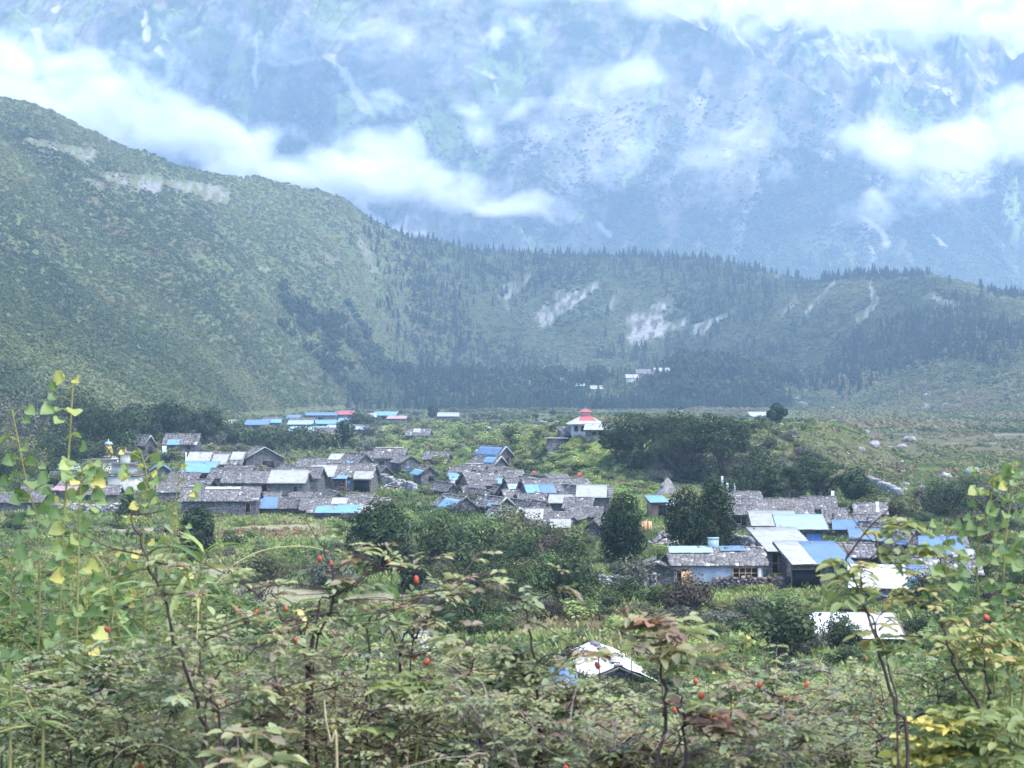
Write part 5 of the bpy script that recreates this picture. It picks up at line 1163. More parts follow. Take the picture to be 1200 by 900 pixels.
pole(971, 602, 28, "white prayer flag leaning beside the dark pines at the right", ('w', .5, .95, 4), lean=.12)
pole(1026, 612, 24, "small white prayer flag above the right slate roofs", ('w', .5, 1, 4))
pole(190, 542, 24, "white banner standing before the slate house with blue sheet", ('w', .05, .8, 6))
pole(217, 548, 18, "thin white pole with narrow cloth right of the white banner", ('w', .3, 1, 2))
pole(298, 552, 34, "thin pole rising at the peak of the white ridged gable")
pole(624, 566, 14, "short red prayer flag on the green slope above the terrace", ('r', .4, 1, 4))
pole(677, 570, 16, "red prayer flag on the green slope right of the terrace roofs", ('r', .4, 1, 5))
pole(46, 596, 22, "leaning pole with a faded pink white banner at the left", ('r', .2, .8, 4), lean=-.2)
pole(842, 672, 70, "slim utility pole beside the slat fronted house", Y=190) if False else None
pole(934, 592, 24, "slim utility pole right of the long slate roof", name="utility_pole")
pole(661, 600, 12, "stub pole by the narrow blue sheet roof")
pole(726, 443, 20, "thin far pole above the farthest hamlet, left of two", Y=1330, r=.25); pole(742, 443, 24, "thin far pole above the farthest hamlet, right of two", Y=1330, r=.25)
pole(899, 476, 14, "thin pole beside the lone white shelter on the plain", Y=870, r=.14)
pole(445, 480, 22, "pale thin pole at the right of the far blue roofs", Y=800, r=.12) if False else None
def wire(a, b, sag, label):
    A = np.array(a); Bp = np.array(b); t = np.linspace(0, 1, 24)[:, None]; P = A + (Bp - A) * t; P[:, 2] -= (4 * sag * t * (1 - t))[:, 0]
    tag(MB().tube(P, .018, 4).build("power_line", M_TRAIL), label, "wire")
for i, (dz, lb) in enumerate([(0, "uppermost thin power line crossing before the pines"), (.5, "middle thin power line crossing before the pines"), (1.0, "lowest thin power line crossing before the pines")]):
    p = pt(720, 549 + i * 5, 296); q = pt(1100, 583 + i * 5, 240)
    if i == 0:
        for (e, yy, lb2) in ((p, 296, "slim utility pole on the bright slope below the pines"), (q, 240, "slim utility pole carrying the wires at the right end of the village")):
            pole(600 + FPX * e[0] / yy, 0, (e[2] - float(hgt(e[0], yy, False)) + .3) * FPX / yy, lb2, name="utility_pole", Y=yy, r=.07)
    wire(p, q, 1.2, lb)

# ------------------------------------------------------------------ boulders of the plain
M_BOULDER = stone_mat("boulder", (0.10, 0.098, 0.10), (0.34, 0.325, 0.31), (0.2, 0.19, 0.18), (.8, .8, .8))
def boulder_mesh(seed):
    rng = np.random.default_rng(seed); n, m = 16, 10; V = []
    for j in range(m + 1):
        for i in range(n):
            th = math.pi * j / m; ph = 2 * math.pi * i / n; d = np.array([math.sin(th) * math.cos(ph), math.sin(th) * math.sin(ph), math.cos(th)])
            r = .7 + .6 * float(fbm(d[0] * 1.7 + seed * 3, d[1] * 1.7 + d[2] * 2, seed, 3)); q = d * r; q = q + .10 * rng.normal(size=3); V.append(q * [1, .8, .7])
    F = [(j * n + i, j * n + (i + 1) % n, (j + 1) * n + (i + 1) % n, (j + 1) * n + i) for j in range(m) for i in range(n)]
    return MB().add(V, np.array(F)).mesh("boulder", M_BOULDER)
BM = [boulder_mesh(s) for s in range(6)]
BLAB = "pale grey boulder lying among scrub on the stony plain"
def boulder(px, py, wpx, i, label=BLAB, grp="boulders of the stony plain", Y=None):
    X, Y, z = ground(px, py); s = wpx * Y / FPX / 2.5; o = link("boulder", BM[i % 6], None, (X, Y, z + s * .15), random.uniform(0, 6)); o.scale = (s, s, s * random.uniform(.7, 1.15)); tag(o, label, "boulder", grp)
boulder(1066, 518, 22, 0, "largest upright pale boulder on the stony plain"); boulder(1014, 508, 14, 1, "dark faced squarish boulder left of the largest pale boulder"); boulder(1024, 523, 20, 2, "low pale boulder lying in front of the largest one's left"); boulder(1056, 526, 18, 3, "flat pale boulder just below the largest upright one")
for i in range(70):
    px = random.uniform(930, 1215); py = random.uniform(462, 592) if i < 56 else random.uniform(462, 500)
    if i >= 56: px = random.uniform(960, 1210)
    boulder(px, py, random.choice([4, 4, 5, 6, 7, 9, 12]), i)
for (a, b, w) in [(838, 476, 8), (850, 482, 6), (858, 490, 5), (760, 478, 6), (797, 484, 8), (833, 470, 4), (873, 478, 6), (1140, 556, 26), (1108, 560, 18), (1080, 572, 14), (1182, 548, 18), (1060, 570, 16), (1125, 572, 12)]: boulder(a, b, w, int(a))
X_, Y_, z_ = ground(781, 580)
def spire_mesh():
    rng = np.random.default_rng(8); b = MB(); n = 14; V = []
    for j in range(9):
        f = j / 8; r = (1 - f) ** .7 * .95 + .04
        for i in range(n):
            a = i / n * 6.283; q = r * (.75 + .5 * float(fbm(math.cos(a) * 1.6 + 4, math.sin(a) * 1.6 + f * 3, 3, 3))); V.append((q * math.cos(a) + .1 * f, q * math.sin(a), f * 1.25))
    F = [(j * n + i, j * n + (i + 1) % n, (j + 1) * n + (i + 1) % n, (j + 1) * n + i) for j in range(8) for i in range(n)]
    return b.add(np.array(V) + rng.normal(0, .07, (len(V), 3)), np.array(F)).mesh("rock_spire", M_BOULDER)
o = link("rock_spire", spire_mesh(), None, (X_, Y_, z_ - .4), .4); o.scale = (1.9, 1.6, 2.3); tag(o, "pointed grey rock standing under the pines behind the junipers", "rock")
# ------------------------------------------------------------------ trees one can tell apart
def tree(px, py, hpx, wpx, fm, style, label, n=2600, size=.15, cat="tree", name="tree", Y=None, group=None, ch=.9, tr=.2, nl=14, lean=0.0, bark=None):
    if Y is None: X, Y, z = ground(px, py)
    else: X = (px - 600) / FPX * Y; z = float(hgt(X, Y, False))
    k = Y / FPX; root = empty(name, (X, Y, z), random.uniform(0, 6) if not lean else 0); tag(root, label, cat, group)
    h = hpx * k; size = max(size, 1.5 * k)
    return tree_parts(root, int(px * 13 + py), h, wpx * k, h * ch, n, size, FM[fm], tr * h / 7, style, bark, lean * h, nl)
tree(445, 670, 76, 84, 'juniper', 'egg', "dense dark round juniper, left of the green thicket below the village", 16000, .14, "juniper", "juniper", ch=.96, nl=22)
tree(728, 660, 80, 62, 'juniper', 'egg', "dark egg shaped juniper just left of the orange boards", 8000, .13, "juniper", "juniper", ch=.97, nl=24)
tree(838, 646, 84, 60, 'juniper', 'egg', "tallest dark juniper peak right behind the blue grey walled house", 7000, .13, "juniper", "juniper", ch=.97, nl=24)
tree(802, 646, 72, 60, 'juniper', 'egg', "dark juniper joined to the taller peak at its right", 6500, .13, "juniper", "juniper", ch=.97, nl=22)
tree(484, 694, 50, 50, 'juniper', 'egg', "small dark juniper at the lower right foot of the round one", 4500, .12, "juniper", "juniper", ch=.95)
tree(232, 652, 60, 48, 'juniper', 'egg', "dark juniper before the big dark walled house at the left", 4500, .13, "juniper", "juniper", ch=.95)
tree(150, 616, 44, 24, 'juniper', 'cone', "narrow dark juniper at the foot of the whitewashed stupa", 2600, .14, "juniper", "juniper", ch=.95)
tree(910, 499, 27, 28, 'juniper', 'round', "lone round dark tree on the bright green top of the mound", 2200, .2, ch=.86)
PINE = [(752, 548, 66, 96, 'dark', 'flat', "spreading pine at the left end of the mound grove, over the temple side"), (800, 566, 88, 110, 'dark', 'flat', "broad spreading pine in the middle of the mound grove with bare limbs below"), (845, 566, 86, 80, 'dark', 'flat', "tall spreading pine at the right of the mound grove"),
        (722, 545, 44, 40, 'dark', 'flat', "low spreading tree beside the temple annex"), (775, 540, 58, 80, 'grey', 'flat', "grey green tree behind the spreading pines of the mound")]
for (a, b, h, w, f, s, l) in PINE: tree(a, b, h, w, f, s, l, 5200, .2, "pine", "pine_tree", ch=.72, nl=24, tr=.28)
for (a, b, h, w, f, s, l) in [(888, 590, 66, 56, 'juniper', 'cone', "dark pointed tree between the mound grove and the long slate roof"), (925, 592, 52, 58, 'dark', 'flat', "bushy dark pine with pale trunk behind the long slate roof, left of three"), (962, 594, 58, 62, 'dark', 'flat', "taller dark pine with pale trunks behind the right slate roofs"), (1002, 596, 46, 48, 'juniper', 'round', "rounded dark tree at the right end of the pines, by the white flag")]:
    tree(a, b, h, w, f, s, l, 3800, .17, "tree", "pine_tree" if s == 'flat' else "tree", ch=.8, nl=18, bark=M_GREYWOOD)
LEFTW = [(-8, 548, 92, 110, 'grey', "grey green crown at the very left edge of the left woodland"), (40, 540, 88, 100, 'grey', "broad grey green tree second from the left edge of the woodland"), (90, 536, 86, 96, 'dark', "large dark tree standing behind the tall yellow vine"), (128, 538, 70, 70, 'dark', "dark tree behind the golden stupa"),
         (20, 566, 56, 90, 'olive', "olive green tree low in front of the left woodland"), (66, 558, 50, 70, 'dark', "dark round tree left of the little blue tin shed"), (168, 514, 42, 46, 'juniper', "dark round tree left of the roundest one above the gabled house"), (198, 513, 42, 50, 'juniper', "roundest dark tree above the slate house with the small blue sheet"),
         (238, 520, 46, 54, 'dark', "grey dark tree right of the two round dark ones"), (268, 522, 26, 56, 'dark', "low dark tree above the white sheeted roofs"), (312, 522, 17, 60, 'dark', "low spreading tree between the white ridged gable and the far blue roofs"), (350, 526, 20, 60, 'dark', "dark tree right of the white ridged gable"),
         (380, 526, 18, 40, 'olive', "olive tree left of the small dark pointed one"), (402, 526, 36, 26, 'juniper', "small dark pointed tree before the far bare slate house"), (424, 502, 18, 40, 'dark', "low dark tree at the right of the far blue cluster"), (508, 490, 14, 14, 'dark', "tiny dark tree beside the far pale shed"), (155, 520, 44, 60, 'dark', "dark tree behind the white gate stupa"),
         (1110, 604, 40, 78, 'dark', "wide dark tree on the plain behind the right vine"), (1165, 604, 36, 66, 'grey', "grey shrubby tree at the right edge behind the vine"), (1060, 606, 24, 46, 'olive', "low olive tree before the pale boulder wall"), (700, 452, 26, 30, 'dark', "rounded dark tree amid the farthest hamlet"), (645, 452, 22, 26, 'dark', "dark tree at the left of the farthest hamlet")]
for (a, b, h, w, f, l) in LEFTW: tree(a, b, h, w, f, 'round', l, 3400 if w > 45 else 1500, .17, ch=.93, nl=16)

# ------------------------------------------------------------------ bushes
BK = {}
for i, (f, w, h, sp) in enumerate([('dark', 2.6, 2.2, 0), ('green', 2.8, 2.0, 0), ('bright', 2.4, 1.5, 0), ('olive', 2.8, 1.9, .3), ('grey', 2.8, 2.0, .6), ('brown', 2.4, 1.9, .6), ('juniper', 2.4, 2.2, 0)]):
    BK[f] = [bush_mesh("bush", 40 + i * 3 + j, w, h, 1500, .085, FM[f], sp, 9 + j) for j in range(3)]
def bush(px, py, wpx, f, label, group=None, hs=1.0, Y=None, name="bush"):
    if Y is None: X, Y, z = ground(px, py)
    else: X = (px - 600) / FPX * Y; z = float(hgt(X, Y, False))
    s = wpx * Y / FPX / 2.6
    o = link(name, random.choice(BK[f]), None, (X, Y, z - .05 * s), random.uniform(0, 6.3)); o.scale = (s, s, s * hs * random.uniform(.85, 1.15)); tag(o, label, "bush", group); return o
for (a, b, w, f, hs, l) in [(515, 668, 66, 'dark', .9, "large deep green bush between the two junipers and the bright round bush"), (563, 650, 62, 'green', .95, "bright round green bush before the cyan sloped gable"), (603, 634, 42, 'brown', 1.0, "dark brown bush against the white patched front house"), (615, 655, 56, 'green', .9, "light green bush below the blue door"),
                         (545, 690, 70, 'dark', .9, "wide dark green bush low in the middle of the thicket"), (660, 650, 54, 'olive', .9, "olive bush with reddish twigs left of the egg shaped juniper"), (735, 690, 60, 'grey', 1.0, "grey dark bush at the foot of the egg shaped juniper"), (808, 724, 76, 'brown', .85, "brown twiggy bush before the low stone gable"), (885, 730, 46, 'grey', .9, "small grey twiggy bush before the firewood stack"),
                         (920, 770, 110, 'dark', .9, "large dark green bush left of the white tarpaulin shed"), (985, 760, 50, 'dark', .9, "dark bush tucked against the white tarpaulin shed"), (766, 660, 24, 'bright', 1.0, "pale green bush growing on the low stone gable roof"), (380, 690, 60, 'grey', .8, "grey brown twiggy bush left of the round juniper"), (310, 680, 70, 'olive', .8, "olive bush above the dry fields"), (1075, 716, 56, 'juniper', .9, "dark evergreen bush under the blue ended shed"), (885, 692, 30, 'bright', .5, "bright weed patch right of the firewood stack"), (705, 812, 60, 'olive', .5, "olive bush hiding the foot of the crooked white roof"),
                         (510, 626, 46, 'green', .9, "light green bush below the collapsed stone wall"), (545, 596, 40, 'grey', .9, "grey twiggy bush left of the cyan sloped gable"), (520, 546, 26, 'grey', .8, "grey bush beside the low slate house"), (600, 520, 30, 'dark', .8, "dark bush on the rise left of the temple")]:
    bush(a, b, w, f, l, None, hs)
bb = HOUSES and [h for h in HOUSES if "low stone gable" in h["label"]][0]
for o in bpy.data.objects:
    if o.get("label") == "pale green bush growing on the low stone gable roof": o.location = (bb.location.x - .2, bb.location.y - 1.0, bb.location.z + 2.3)
TH = "leafy bush of the green thicket below the village"
def inside(px, py, poly):
    c = False; j = len(poly) - 1
    for i in range(len(poly)):
        (xi, yi), (xj, yj) = poly[i], poly[j]
        if (yi > py) != (yj > py) and px < (xj - xi) * (py - yi) / (yj - yi) + xi: c = not c
        j = i
    return c
STUFF = []
def fill(n, poly, wr, kinds, label, group, hs=.85, mind=.45, stuff=False):
    xs = [p[0] for p in poly]; ys = [p[1] for p in poly]; done = []; tr = 0
    while len(done) < n and tr < 6000:
        tr += 1; px, py = random.uniform(min(xs), max(xs)), random.uniform(min(ys), max(ys))
        if not inside(px, py, poly): continue
        w = random.uniform(*wr)
        if any(abs(px - a) < mind * (w + c) / 2 and abs(py - b) < .22 * (w + c) / 2 for a, b, c in done): continue
        done.append((px, py, w))
        if stuff:
            X, Y, z = ground(px, py); STUFF.append((X, Y, z, w * Y / FPX / 2.6, hs, random.choice(kinds))); continue
        bush(px, py, w, random.choice(kinds), label, group, hs)
fill(74, [(500, 650), (520, 640), (600, 640), (640, 650), (700, 690), (690, 712), (640, 735), (560, 750), (500, 740), (505, 690)], (30, 74), ['green', 'dark', 'dark', 'dark', 'olive', 'grey', 'juniper', 'brown'], TH, "bushes of the thicket below the village", .92)
fill(40, [(640, 700), (760, 700), (900, 715), (1000, 730), (1000, 800), (880, 830), (760, 745), (680, 740)], (26, 60), ['olive', 'green', 'bright', 'dark', 'grey'], "scrubby bush on the rough ground between white hut and blue grey house", "bushes of the rough ground", .6)
fill(56, [(440, 505), (560, 500), (650, 515), (640, 545), (560, 545), (520, 552), (440, 530)], (12, 28), ['olive', 'bright', 'bright', 'green'], "small bush on the green rise behind the middle houses", "bushes of the green rise", .7, stuff=True)
fill(46, [(610, 555), (650, 525), (720, 520), (760, 545), (770, 590), (720, 590), (650, 562)], (12, 30), ['bright', 'bright', 'bright', 'olive'], "small bush on the bright slope under the temple", "bushes of the temple slope", .55, stuff=True)
fill(38, [(735, 560), (790, 540), (860, 545), (960, 560), (980, 596), (880, 592), (800, 575)], (20, 44), ['dark', 'grey', 'dark', 'juniper'], "dark bush under the mound grove", "bushes of the mound grove", .9)
fill(24, [(870, 505), (930, 505), (980, 545), (960, 560), (880, 560)], (16, 34), ['olive', 'dark', 'bright', 'grey'], "bush on the right shoulder of the mound", "bushes of the mound shoulder", .7, stuff=True)
fill(50, [(0, 610), (130, 600), (300, 612), (440, 612), (400, 650), (300, 660), (100, 670), (0, 660)], (18, 44), ['green', 'olive', 'bright', 'grey', 'dark'], "hedge bush between the left houses and the dry fields", "bushes of the left fields", .6, stuff=True)
fill(26, [(0, 700), (200, 690), (380, 720), (380, 760), (0, 760)], (40, 80), ['green', 'olive', 'green', 'grey'], "bush below the dry fields at the left", "bushes below the dry fields", .6)
fill(30, [(440, 480), (660, 482), (660, 494), (440, 497)], (8, 18), ['olive', 'dark', 'grey'], "low bush along the far edge of the green plateau", "bushes of the plateau edge", .7, stuff=True)
fill(40, [(140, 525), (380, 505), (440, 510), (440, 530), (380, 535), (240, 540), (140, 545)], (14, 34), ['dark', 'olive', 'grey', 'dark'], "dark bush among the left houses under the woodland", "bushes among the left houses", .8, stuff=True)
fill(26, [(0, 520), (130, 520), (140, 570), (60, 575), (0, 575)], (30, 60), ['olive', 'grey', 'dark', 'green'], "bush at the edge of the left woodland", "bushes of the woodland edge", .8)
fill(36, [(1000, 590), (1200, 570), (1215, 640), (1140, 640), (1040, 608)], (16, 44), ['grey', 'olive', 'dark', 'brown'], "brownish bush at the edge of the plain behind the right houses", "bushes of the plain edge", .7)
fill(24, [(1040, 690), (1200, 660), (1215, 800), (1100, 790)], (30, 60), ['dark', 'green', 'olive'], "bush behind the right vine", "bushes behind the right vine", .8)
fill(22, [(450, 556), (540, 552), (560, 580), (600, 600), (560, 612), (430, 600)], (12, 26), ['green', 'olive', 'bright', 'grey'], "weedy bush between the middle houses", "bushes between the middle houses", .7, stuff=True)

fill(200, [(380, 720), (640, 730), (760, 715), (1200, 690), (1200, 890), (0, 890), (0, 660), (200, 690)], (16, 56), ['olive', 'green', 'bright', 'grey', 'brown', 'dark', 'olive'], "", "", .6, .35, stuff=True)
fill(70, [(400, 600), (600, 600), (700, 640), (640, 700), (400, 650)], (14, 34), ['olive', 'green', 'bright', 'grey', 'dark'], "", "", .7, .4, stuff=True)
fill(60, [(610, 545), (660, 520), (720, 520), (770, 560), (800, 600), (700, 580)], (10, 30), ['bright', 'bright', 'bright', 'bright', 'olive'], "", "", .4, .35, stuff=True)
fill(70, [(440, 500), (650, 496), (640, 540), (560, 545), (440, 530)], (10, 36), ['bright', 'olive', 'bright', 'green'], "", "", .45, .35, stuff=True)
def merge_bushes():
    mb = MB(); kinds = list(FM); rng = np.random.default_rng(77); protos = []
    for i in range(6):
        m = MB(); lob = []
        for k in range(8):
            a = rng.uniform(0, 6.28); r = rng.uniform(.1, .95); lob.append(((r * math.cos(a), r * math.sin(a), rng.uniform(.5, 1.3) * (1 - .3 * r)), (rng.uniform(.4, .7),) * 3))
        crown_into(m, lob, 520, .13, rng, 0, .5, .55, .3, .5); protos.append((np.concatenate(m.V), np.concatenate(list(m.F.values())[0]), np.concatenate(m.T)))
    for (X, Y, z, s, hs, f) in STUFF:
        V, F, T = protos[rng.integers(6)]; a = rng.uniform(0, 6.28); co, si = math.cos(a), math.sin(a); s2 = s * rng.uniform(.85, 1.15)
        W = np.stack([V[:, 0] * co - V[:, 1] * si, V[:, 0] * si + V[:, 1] * co, V[:, 2] * hs], 1) * s2 + [X, Y, z]
        mb.add(W, F, np.clip(T + rng.normal(0, .1), 0, 1), kinds.index(f))
    o = mb.build("shrubbery", [FM[k] for k in kinds]); tag(o, "small bushes dotted over the slopes and between the houses", "shrubbery", None, "stuff")
merge_bushes()
# ------------------------------------------------------------------ the near thicket on the slope under the camera
LM = dict(
    rose=foliage_mat("rose_leaf", [(0.0, (0.114, 0.174, 0.072)), (0.3, (0.246, 0.306, 0.162)), (0.5, (0.312, 0.348, 0.132)), (0.68, (0.294, 0.246, 0.156)), (0.85, (0.246, 0.162, 0.126)), (1.0, (0.336, 0.162, 0.096))], 0.45, .015, .05),
    green=foliage_mat("fresh_leaf", [(0.0, (0.055, 0.115, 0.028)), (0.4, (0.130, 0.220, 0.055)), (0.7, (0.230, 0.320, 0.075)), (0.86, (0.42, 0.42, 0.07)), (1.0, (0.60, 0.47, 0.05))], 0.45, .02, .04),
    lance=foliage_mat("lance_leaf", [(0.0, (0.060, 0.120, 0.030)), (0.4, (0.130, 0.220, 0.060)), (0.7, (0.280, 0.340, 0.080)), (1.0, (0.55, 0.46, 0.14))], 0.4, .02, .04),
    fern=foliage_mat("pinnate_leaf", [(0.0, (0.078, 0.123, 0.039)), (0.4, (0.168, 0.224, 0.067)), (0.7, (0.302, 0.314, 0.084)), (1.0, (0.470, 0.314, 0.101))], 0.4, .02, .04),
    gold=foliage_mat("golden_leaf", [(0.0, (0.30, 0.34, 0.05)), (0.5, (0.62, 0.52, 0.04)), (1.0, (0.70, 0.50, 0.03))], 0.4, .05, .02))
M_CANE = plain_mat("dark_cane", (0.055, 0.032, 0.032), 0.7, 0.25, 30, 0.35)
M_CANE2 = plain_mat("grey_twig", (0.20, 0.17, 0.15), 0.85, 0.15, 30, 0.35)
M_GREENSTEM = plain_mat("green_stem", (0.20, 0.19, 0.07), 0.7, 0.25, 30, 0.3)
M_STRAW = plain_mat("dry_straw", (0.42, 0.35, 0.20), 0.8, 0.2)
M_HIP = plain_mat("rose_hip_skin", (0.31, 0.055, 0.03), 0.45, 0.3, 40, 0.25)
M_HIPTIP = plain_mat("dry_sepal", (0.08, 0.05, 0.03), 0.9, 0.1)

def leaves(mb, B, D, Up, L, Wd, tint, fold=.25, curl=.15, shape='oval', mi=0):
    """leaves from base points B along D; arrays"""
    n = len(B); D = D / (np.linalg.norm(D, axis=1, keepdims=True) + 1e-9); S = np.cross(D, Up); S /= np.linalg.norm(S, axis=1, keepdims=True) + 1e-9; Nn = np.cross(S, D)
    prof = dict(oval=[(0, 0), (.22, .75), (.52, 1.0), (.8, .66), (1, 0)], heart=[(0, .0), (-.10, .85), (.28, 1.25), (.66, .78), (1, 0)], lance=[(0, .1), (.2, .9), (.5, 1.0), (.78, .6), (1, 0)])[shape]
    L = np.asarray(L)[:, None]; Wd = np.asarray(Wd)[:, None]; V = []
    for (t, w) in prof:      # midrib then both edges
        mid = B + D * L * t - Nn * L * curl * t * t
        V += [mid, mid + S * Wd * w / 2 + Nn * Wd * fold * w, mid - S * Wd * w / 2 + Nn * Wd * fold * w]
    V = np.stack(V, 1).reshape(-1, 3); k = len(prof) * 3; F = []
    for i in range(len(prof) - 1): a, b = 3 * i, 3 * i + 3; F += [(a, b, b + 1, a + 1), (a, a + 2, b + 2, b)]
    F = (np.array(F)[None] + (np.arange(n) * k)[:, None, None]).reshape(-1, 4)
    mb.add(V, F, np.repeat(np.clip(tint, 0, 1), k), mi)

def bez(P, n=24):          # smooth path through the points
    P = np.asarray(P, float); t = np.linspace(0, len(P) - 1, n); out = []
    for x in t:
        i = min(int(x), len(P) - 2); f = x - i; p0 = P[max(i - 1, 0)]; p1 = P[i]; p2 = P[i + 1]; p3 = P[min(i + 2, len(P) - 1)]
        out.append(.5 * ((2 * p1) + (p2 - p0) * f + (2 * p0 - 5 * p1 + 4 * p2 - p3) * f * f + (3 * p1 - p0 - 3 * p2 + p3) * f ** 3))
    return np.array(out)

def pinnate(lb, sb, base, d, rng, Lr=.07, pairs=3, lf=.035, tint=.4, shape='oval', droop=.4, wid=.55):
    """compound leaf: rachis with paired leaflets"""
    d = d / np.linalg.norm(d); up = np.array([0, 0, 1.0]); s = np.cross(d, up); s /= np.linalg.norm(s) + 1e-9
    t = np.linspace(0, 1, pairs + 2); P = base + d * Lr * t[:, None] - up * droop * Lr * (t ** 2)[:, None]
    sb.tube(P, [.0011, .0010] + [.0008] * pairs, 3, .5)
    B = []; D = []
    for i in range(1, pairs + 1):
        for sg in (-1, 1): B.append(P[i]); D.append(s * sg + d * .45 + up * rng.normal(-.12, .18))
    B.append(P[-1]); D.append(d - up * droop); n = len(B)
    leaves(lb, np.array(B), np.array(D), np.array([[0, 0, 1.0]]) + rng.normal(0, .28, (n, 3)), lf * rng.uniform(.75, 1.2, n), lf * wid * rng.uniform(.8, 1.15, n), tint + rng.normal(0, .07, n), rng.uniform(.1, .35), rng.uniform(0, .35), shape)

def hip(root, p, s, rng, d=None):
    a = MB().lathe([(0.0001, -1.0), (.45, -.85), (.72, -.3), (.74, .2), (.5, .75), (.2, 1.0)], (0, 0, 0), 10)
    V = a.V[0] * s; A = rng.normal(0, .5, 2); V = V @ np.array([[1, 0, A[0]], [0, 1, A[1]], [-A[0], -A[1], 1]]); a.V[0] = V + p
    o = a.build("rose_hip", M_HIP, root, smooth_=True)
    b = MB(); 
    for i in range(5):
        t = i * 1.257; tip = np.array([p[0] + math.cos(t) * s * .7, p[1] + math.sin(t) * s * .7, p[2] - s * 1.55]); q = np.array([p[0] + math.cos(t) * s * .2, p[1] + math.sin(t) * s * .2, p[2] - s * .95]); b.tube(np.array([q, tip]), [s * .12, s * .03], 3)
    b.build("sepal", M_HIPTIP, o)

def cane_path(base, way, rng, n=26):
    """from the foot on the slope up through way points"""
    P = [base] + [np.array(w, float) for w in way]
    return bez(P, n)

def clothe(path, lb, sb, rng, f0, nleaf, Lr, lf, tint, tv, pairs=3, twigs=0, tl=.25, hips=None, root=None, rad=.004, shape='oval', wid=.55, dense_tip=True, mi_twig=0, bare=.35):
    n = len(path)
    for i in range(nleaf):
        f = f0 + (1 - f0) * rng.random(); j = min(int(f * (n - 1)), n - 2); b = path[j] + (path[j + 1] - path[j]) * rng.random()
        a = rng.uniform(0, 6.28); d = np.array([math.cos(a), math.sin(a), rng.uniform(-.15, .7)]); pinnate(lb, sb, b, d, rng, Lr * rng.uniform(.7, 1.25), pairs, lf * rng.uniform(.8, 1.2), tint + rng.normal(0, tv), shape, rng.uniform(.1, .6), wid)
    for i in range(twigs):
        f = f0 + (1 - f0) * rng.random(); j = min(int(f * (n - 1)), n - 2); b = path[j]; a = rng.uniform(0, 6.28); L = tl * rng.uniform(.5, 1.3)
        d = np.array([math.cos(a), math.sin(a) * .8, rng.uniform(-.1, .8)]); d /= np.linalg.norm(d)
        q = np.array([b, b + d * L * .5 + rng.normal(0, .012, 3), b + d * L + [0, 0, -.08 * L] + rng.normal(0, .02, 3)]); q = bez(q, 8); sb.tube(q, np.linspace(rad * .55, rad * .2, 8), 4, .5, mi_twig)
        for k in range(0 if rng.random() < bare else int(2 + 3 * rng.random())):
            g = .25 + .75 * rng.random(); p = q[min(int(g * 7), 6)]; a2 = rng.uniform(0, 6.28); d2 = d * .6 + np.array([math.cos(a2), math.sin(a2), rng.uniform(-.2, .6)]); pinnate(lb, sb, p, d2, rng, Lr * rng.uniform(.7, 1.2), pairs, lf * rng.uniform(.8, 1.2), tint + rng.normal(0, tv), shape, rng.uniform(.1, .6), wid)
        if hips is not None and rng.random() < hips * .35: hip(root, q[-1] + [0, 0, -.009], .0058 * rng.uniform(.8, 1.25), rng)

def foot(px, Y):           # where a plant at depth Y stands
    X = (px - 600) / FPX * Y; return np.array([X, Y, float(hgt(X, Y))])

def finish(root, o0, sb, lb, leafm, stem_m=None):
    for m in (sb, lb):
        for i, v in enumerate(m.V): m.V[i] = v - o0
    sb.build("stem", stem_m or M_CANE, root, smooth_=True)
    f = lb.build("foliage", leafm, root); f["kind"] = "stuff"
    for ch in root.children:
        if ch.name.startswith("rose_hip"):
            ch.location = tuple(-o0)

def hero(px0, Y, canes, label, lm='rose', tint=.4, tv=.18, nleaf=10, twigs=5, hips=.3, seed=1, Lr=.045, lf=.0225, pairs=3, name="rose_shrub", cat="rose shrub", tl=.13, f0=.35, stem=None, extra_hips=(), shape='oval', wid=.55, straw=False, bare=.4):
    """canes: list of (radius m, [(px, py, Y) ...]) from low to tip"""
    rng = np.random.default_rng(seed); o0 = foot(px0, Y); root = empty(name, tuple(o0)); tag(root, label, cat); sb, lb = MB(), MB()
    for (r, way) in canes:
        W = [np.array(pt(*w)) for w in way]; p = cane_path(o0 + rng.normal(0, .06, 3) * [1, 1, 0], W, rng, 34); p[6:] += rng.normal(0, .0035, p[6:].shape)
        r *= .68; sb.tube(p, np.linspace(r, r * .3, len(p)), 7)
        clothe(p, lb, sb, rng, f0, nleaf, Lr, lf, tint, tv, pairs, twigs, tl, hips, root, r * .8, shape, wid, bare=bare)
    for (px, py, yy) in extra_hips: hip(root, np.array(pt(px, py, yy)), .0058, rng)
    finish(root, o0, sb, lb, LM[lm], stem)
    return root

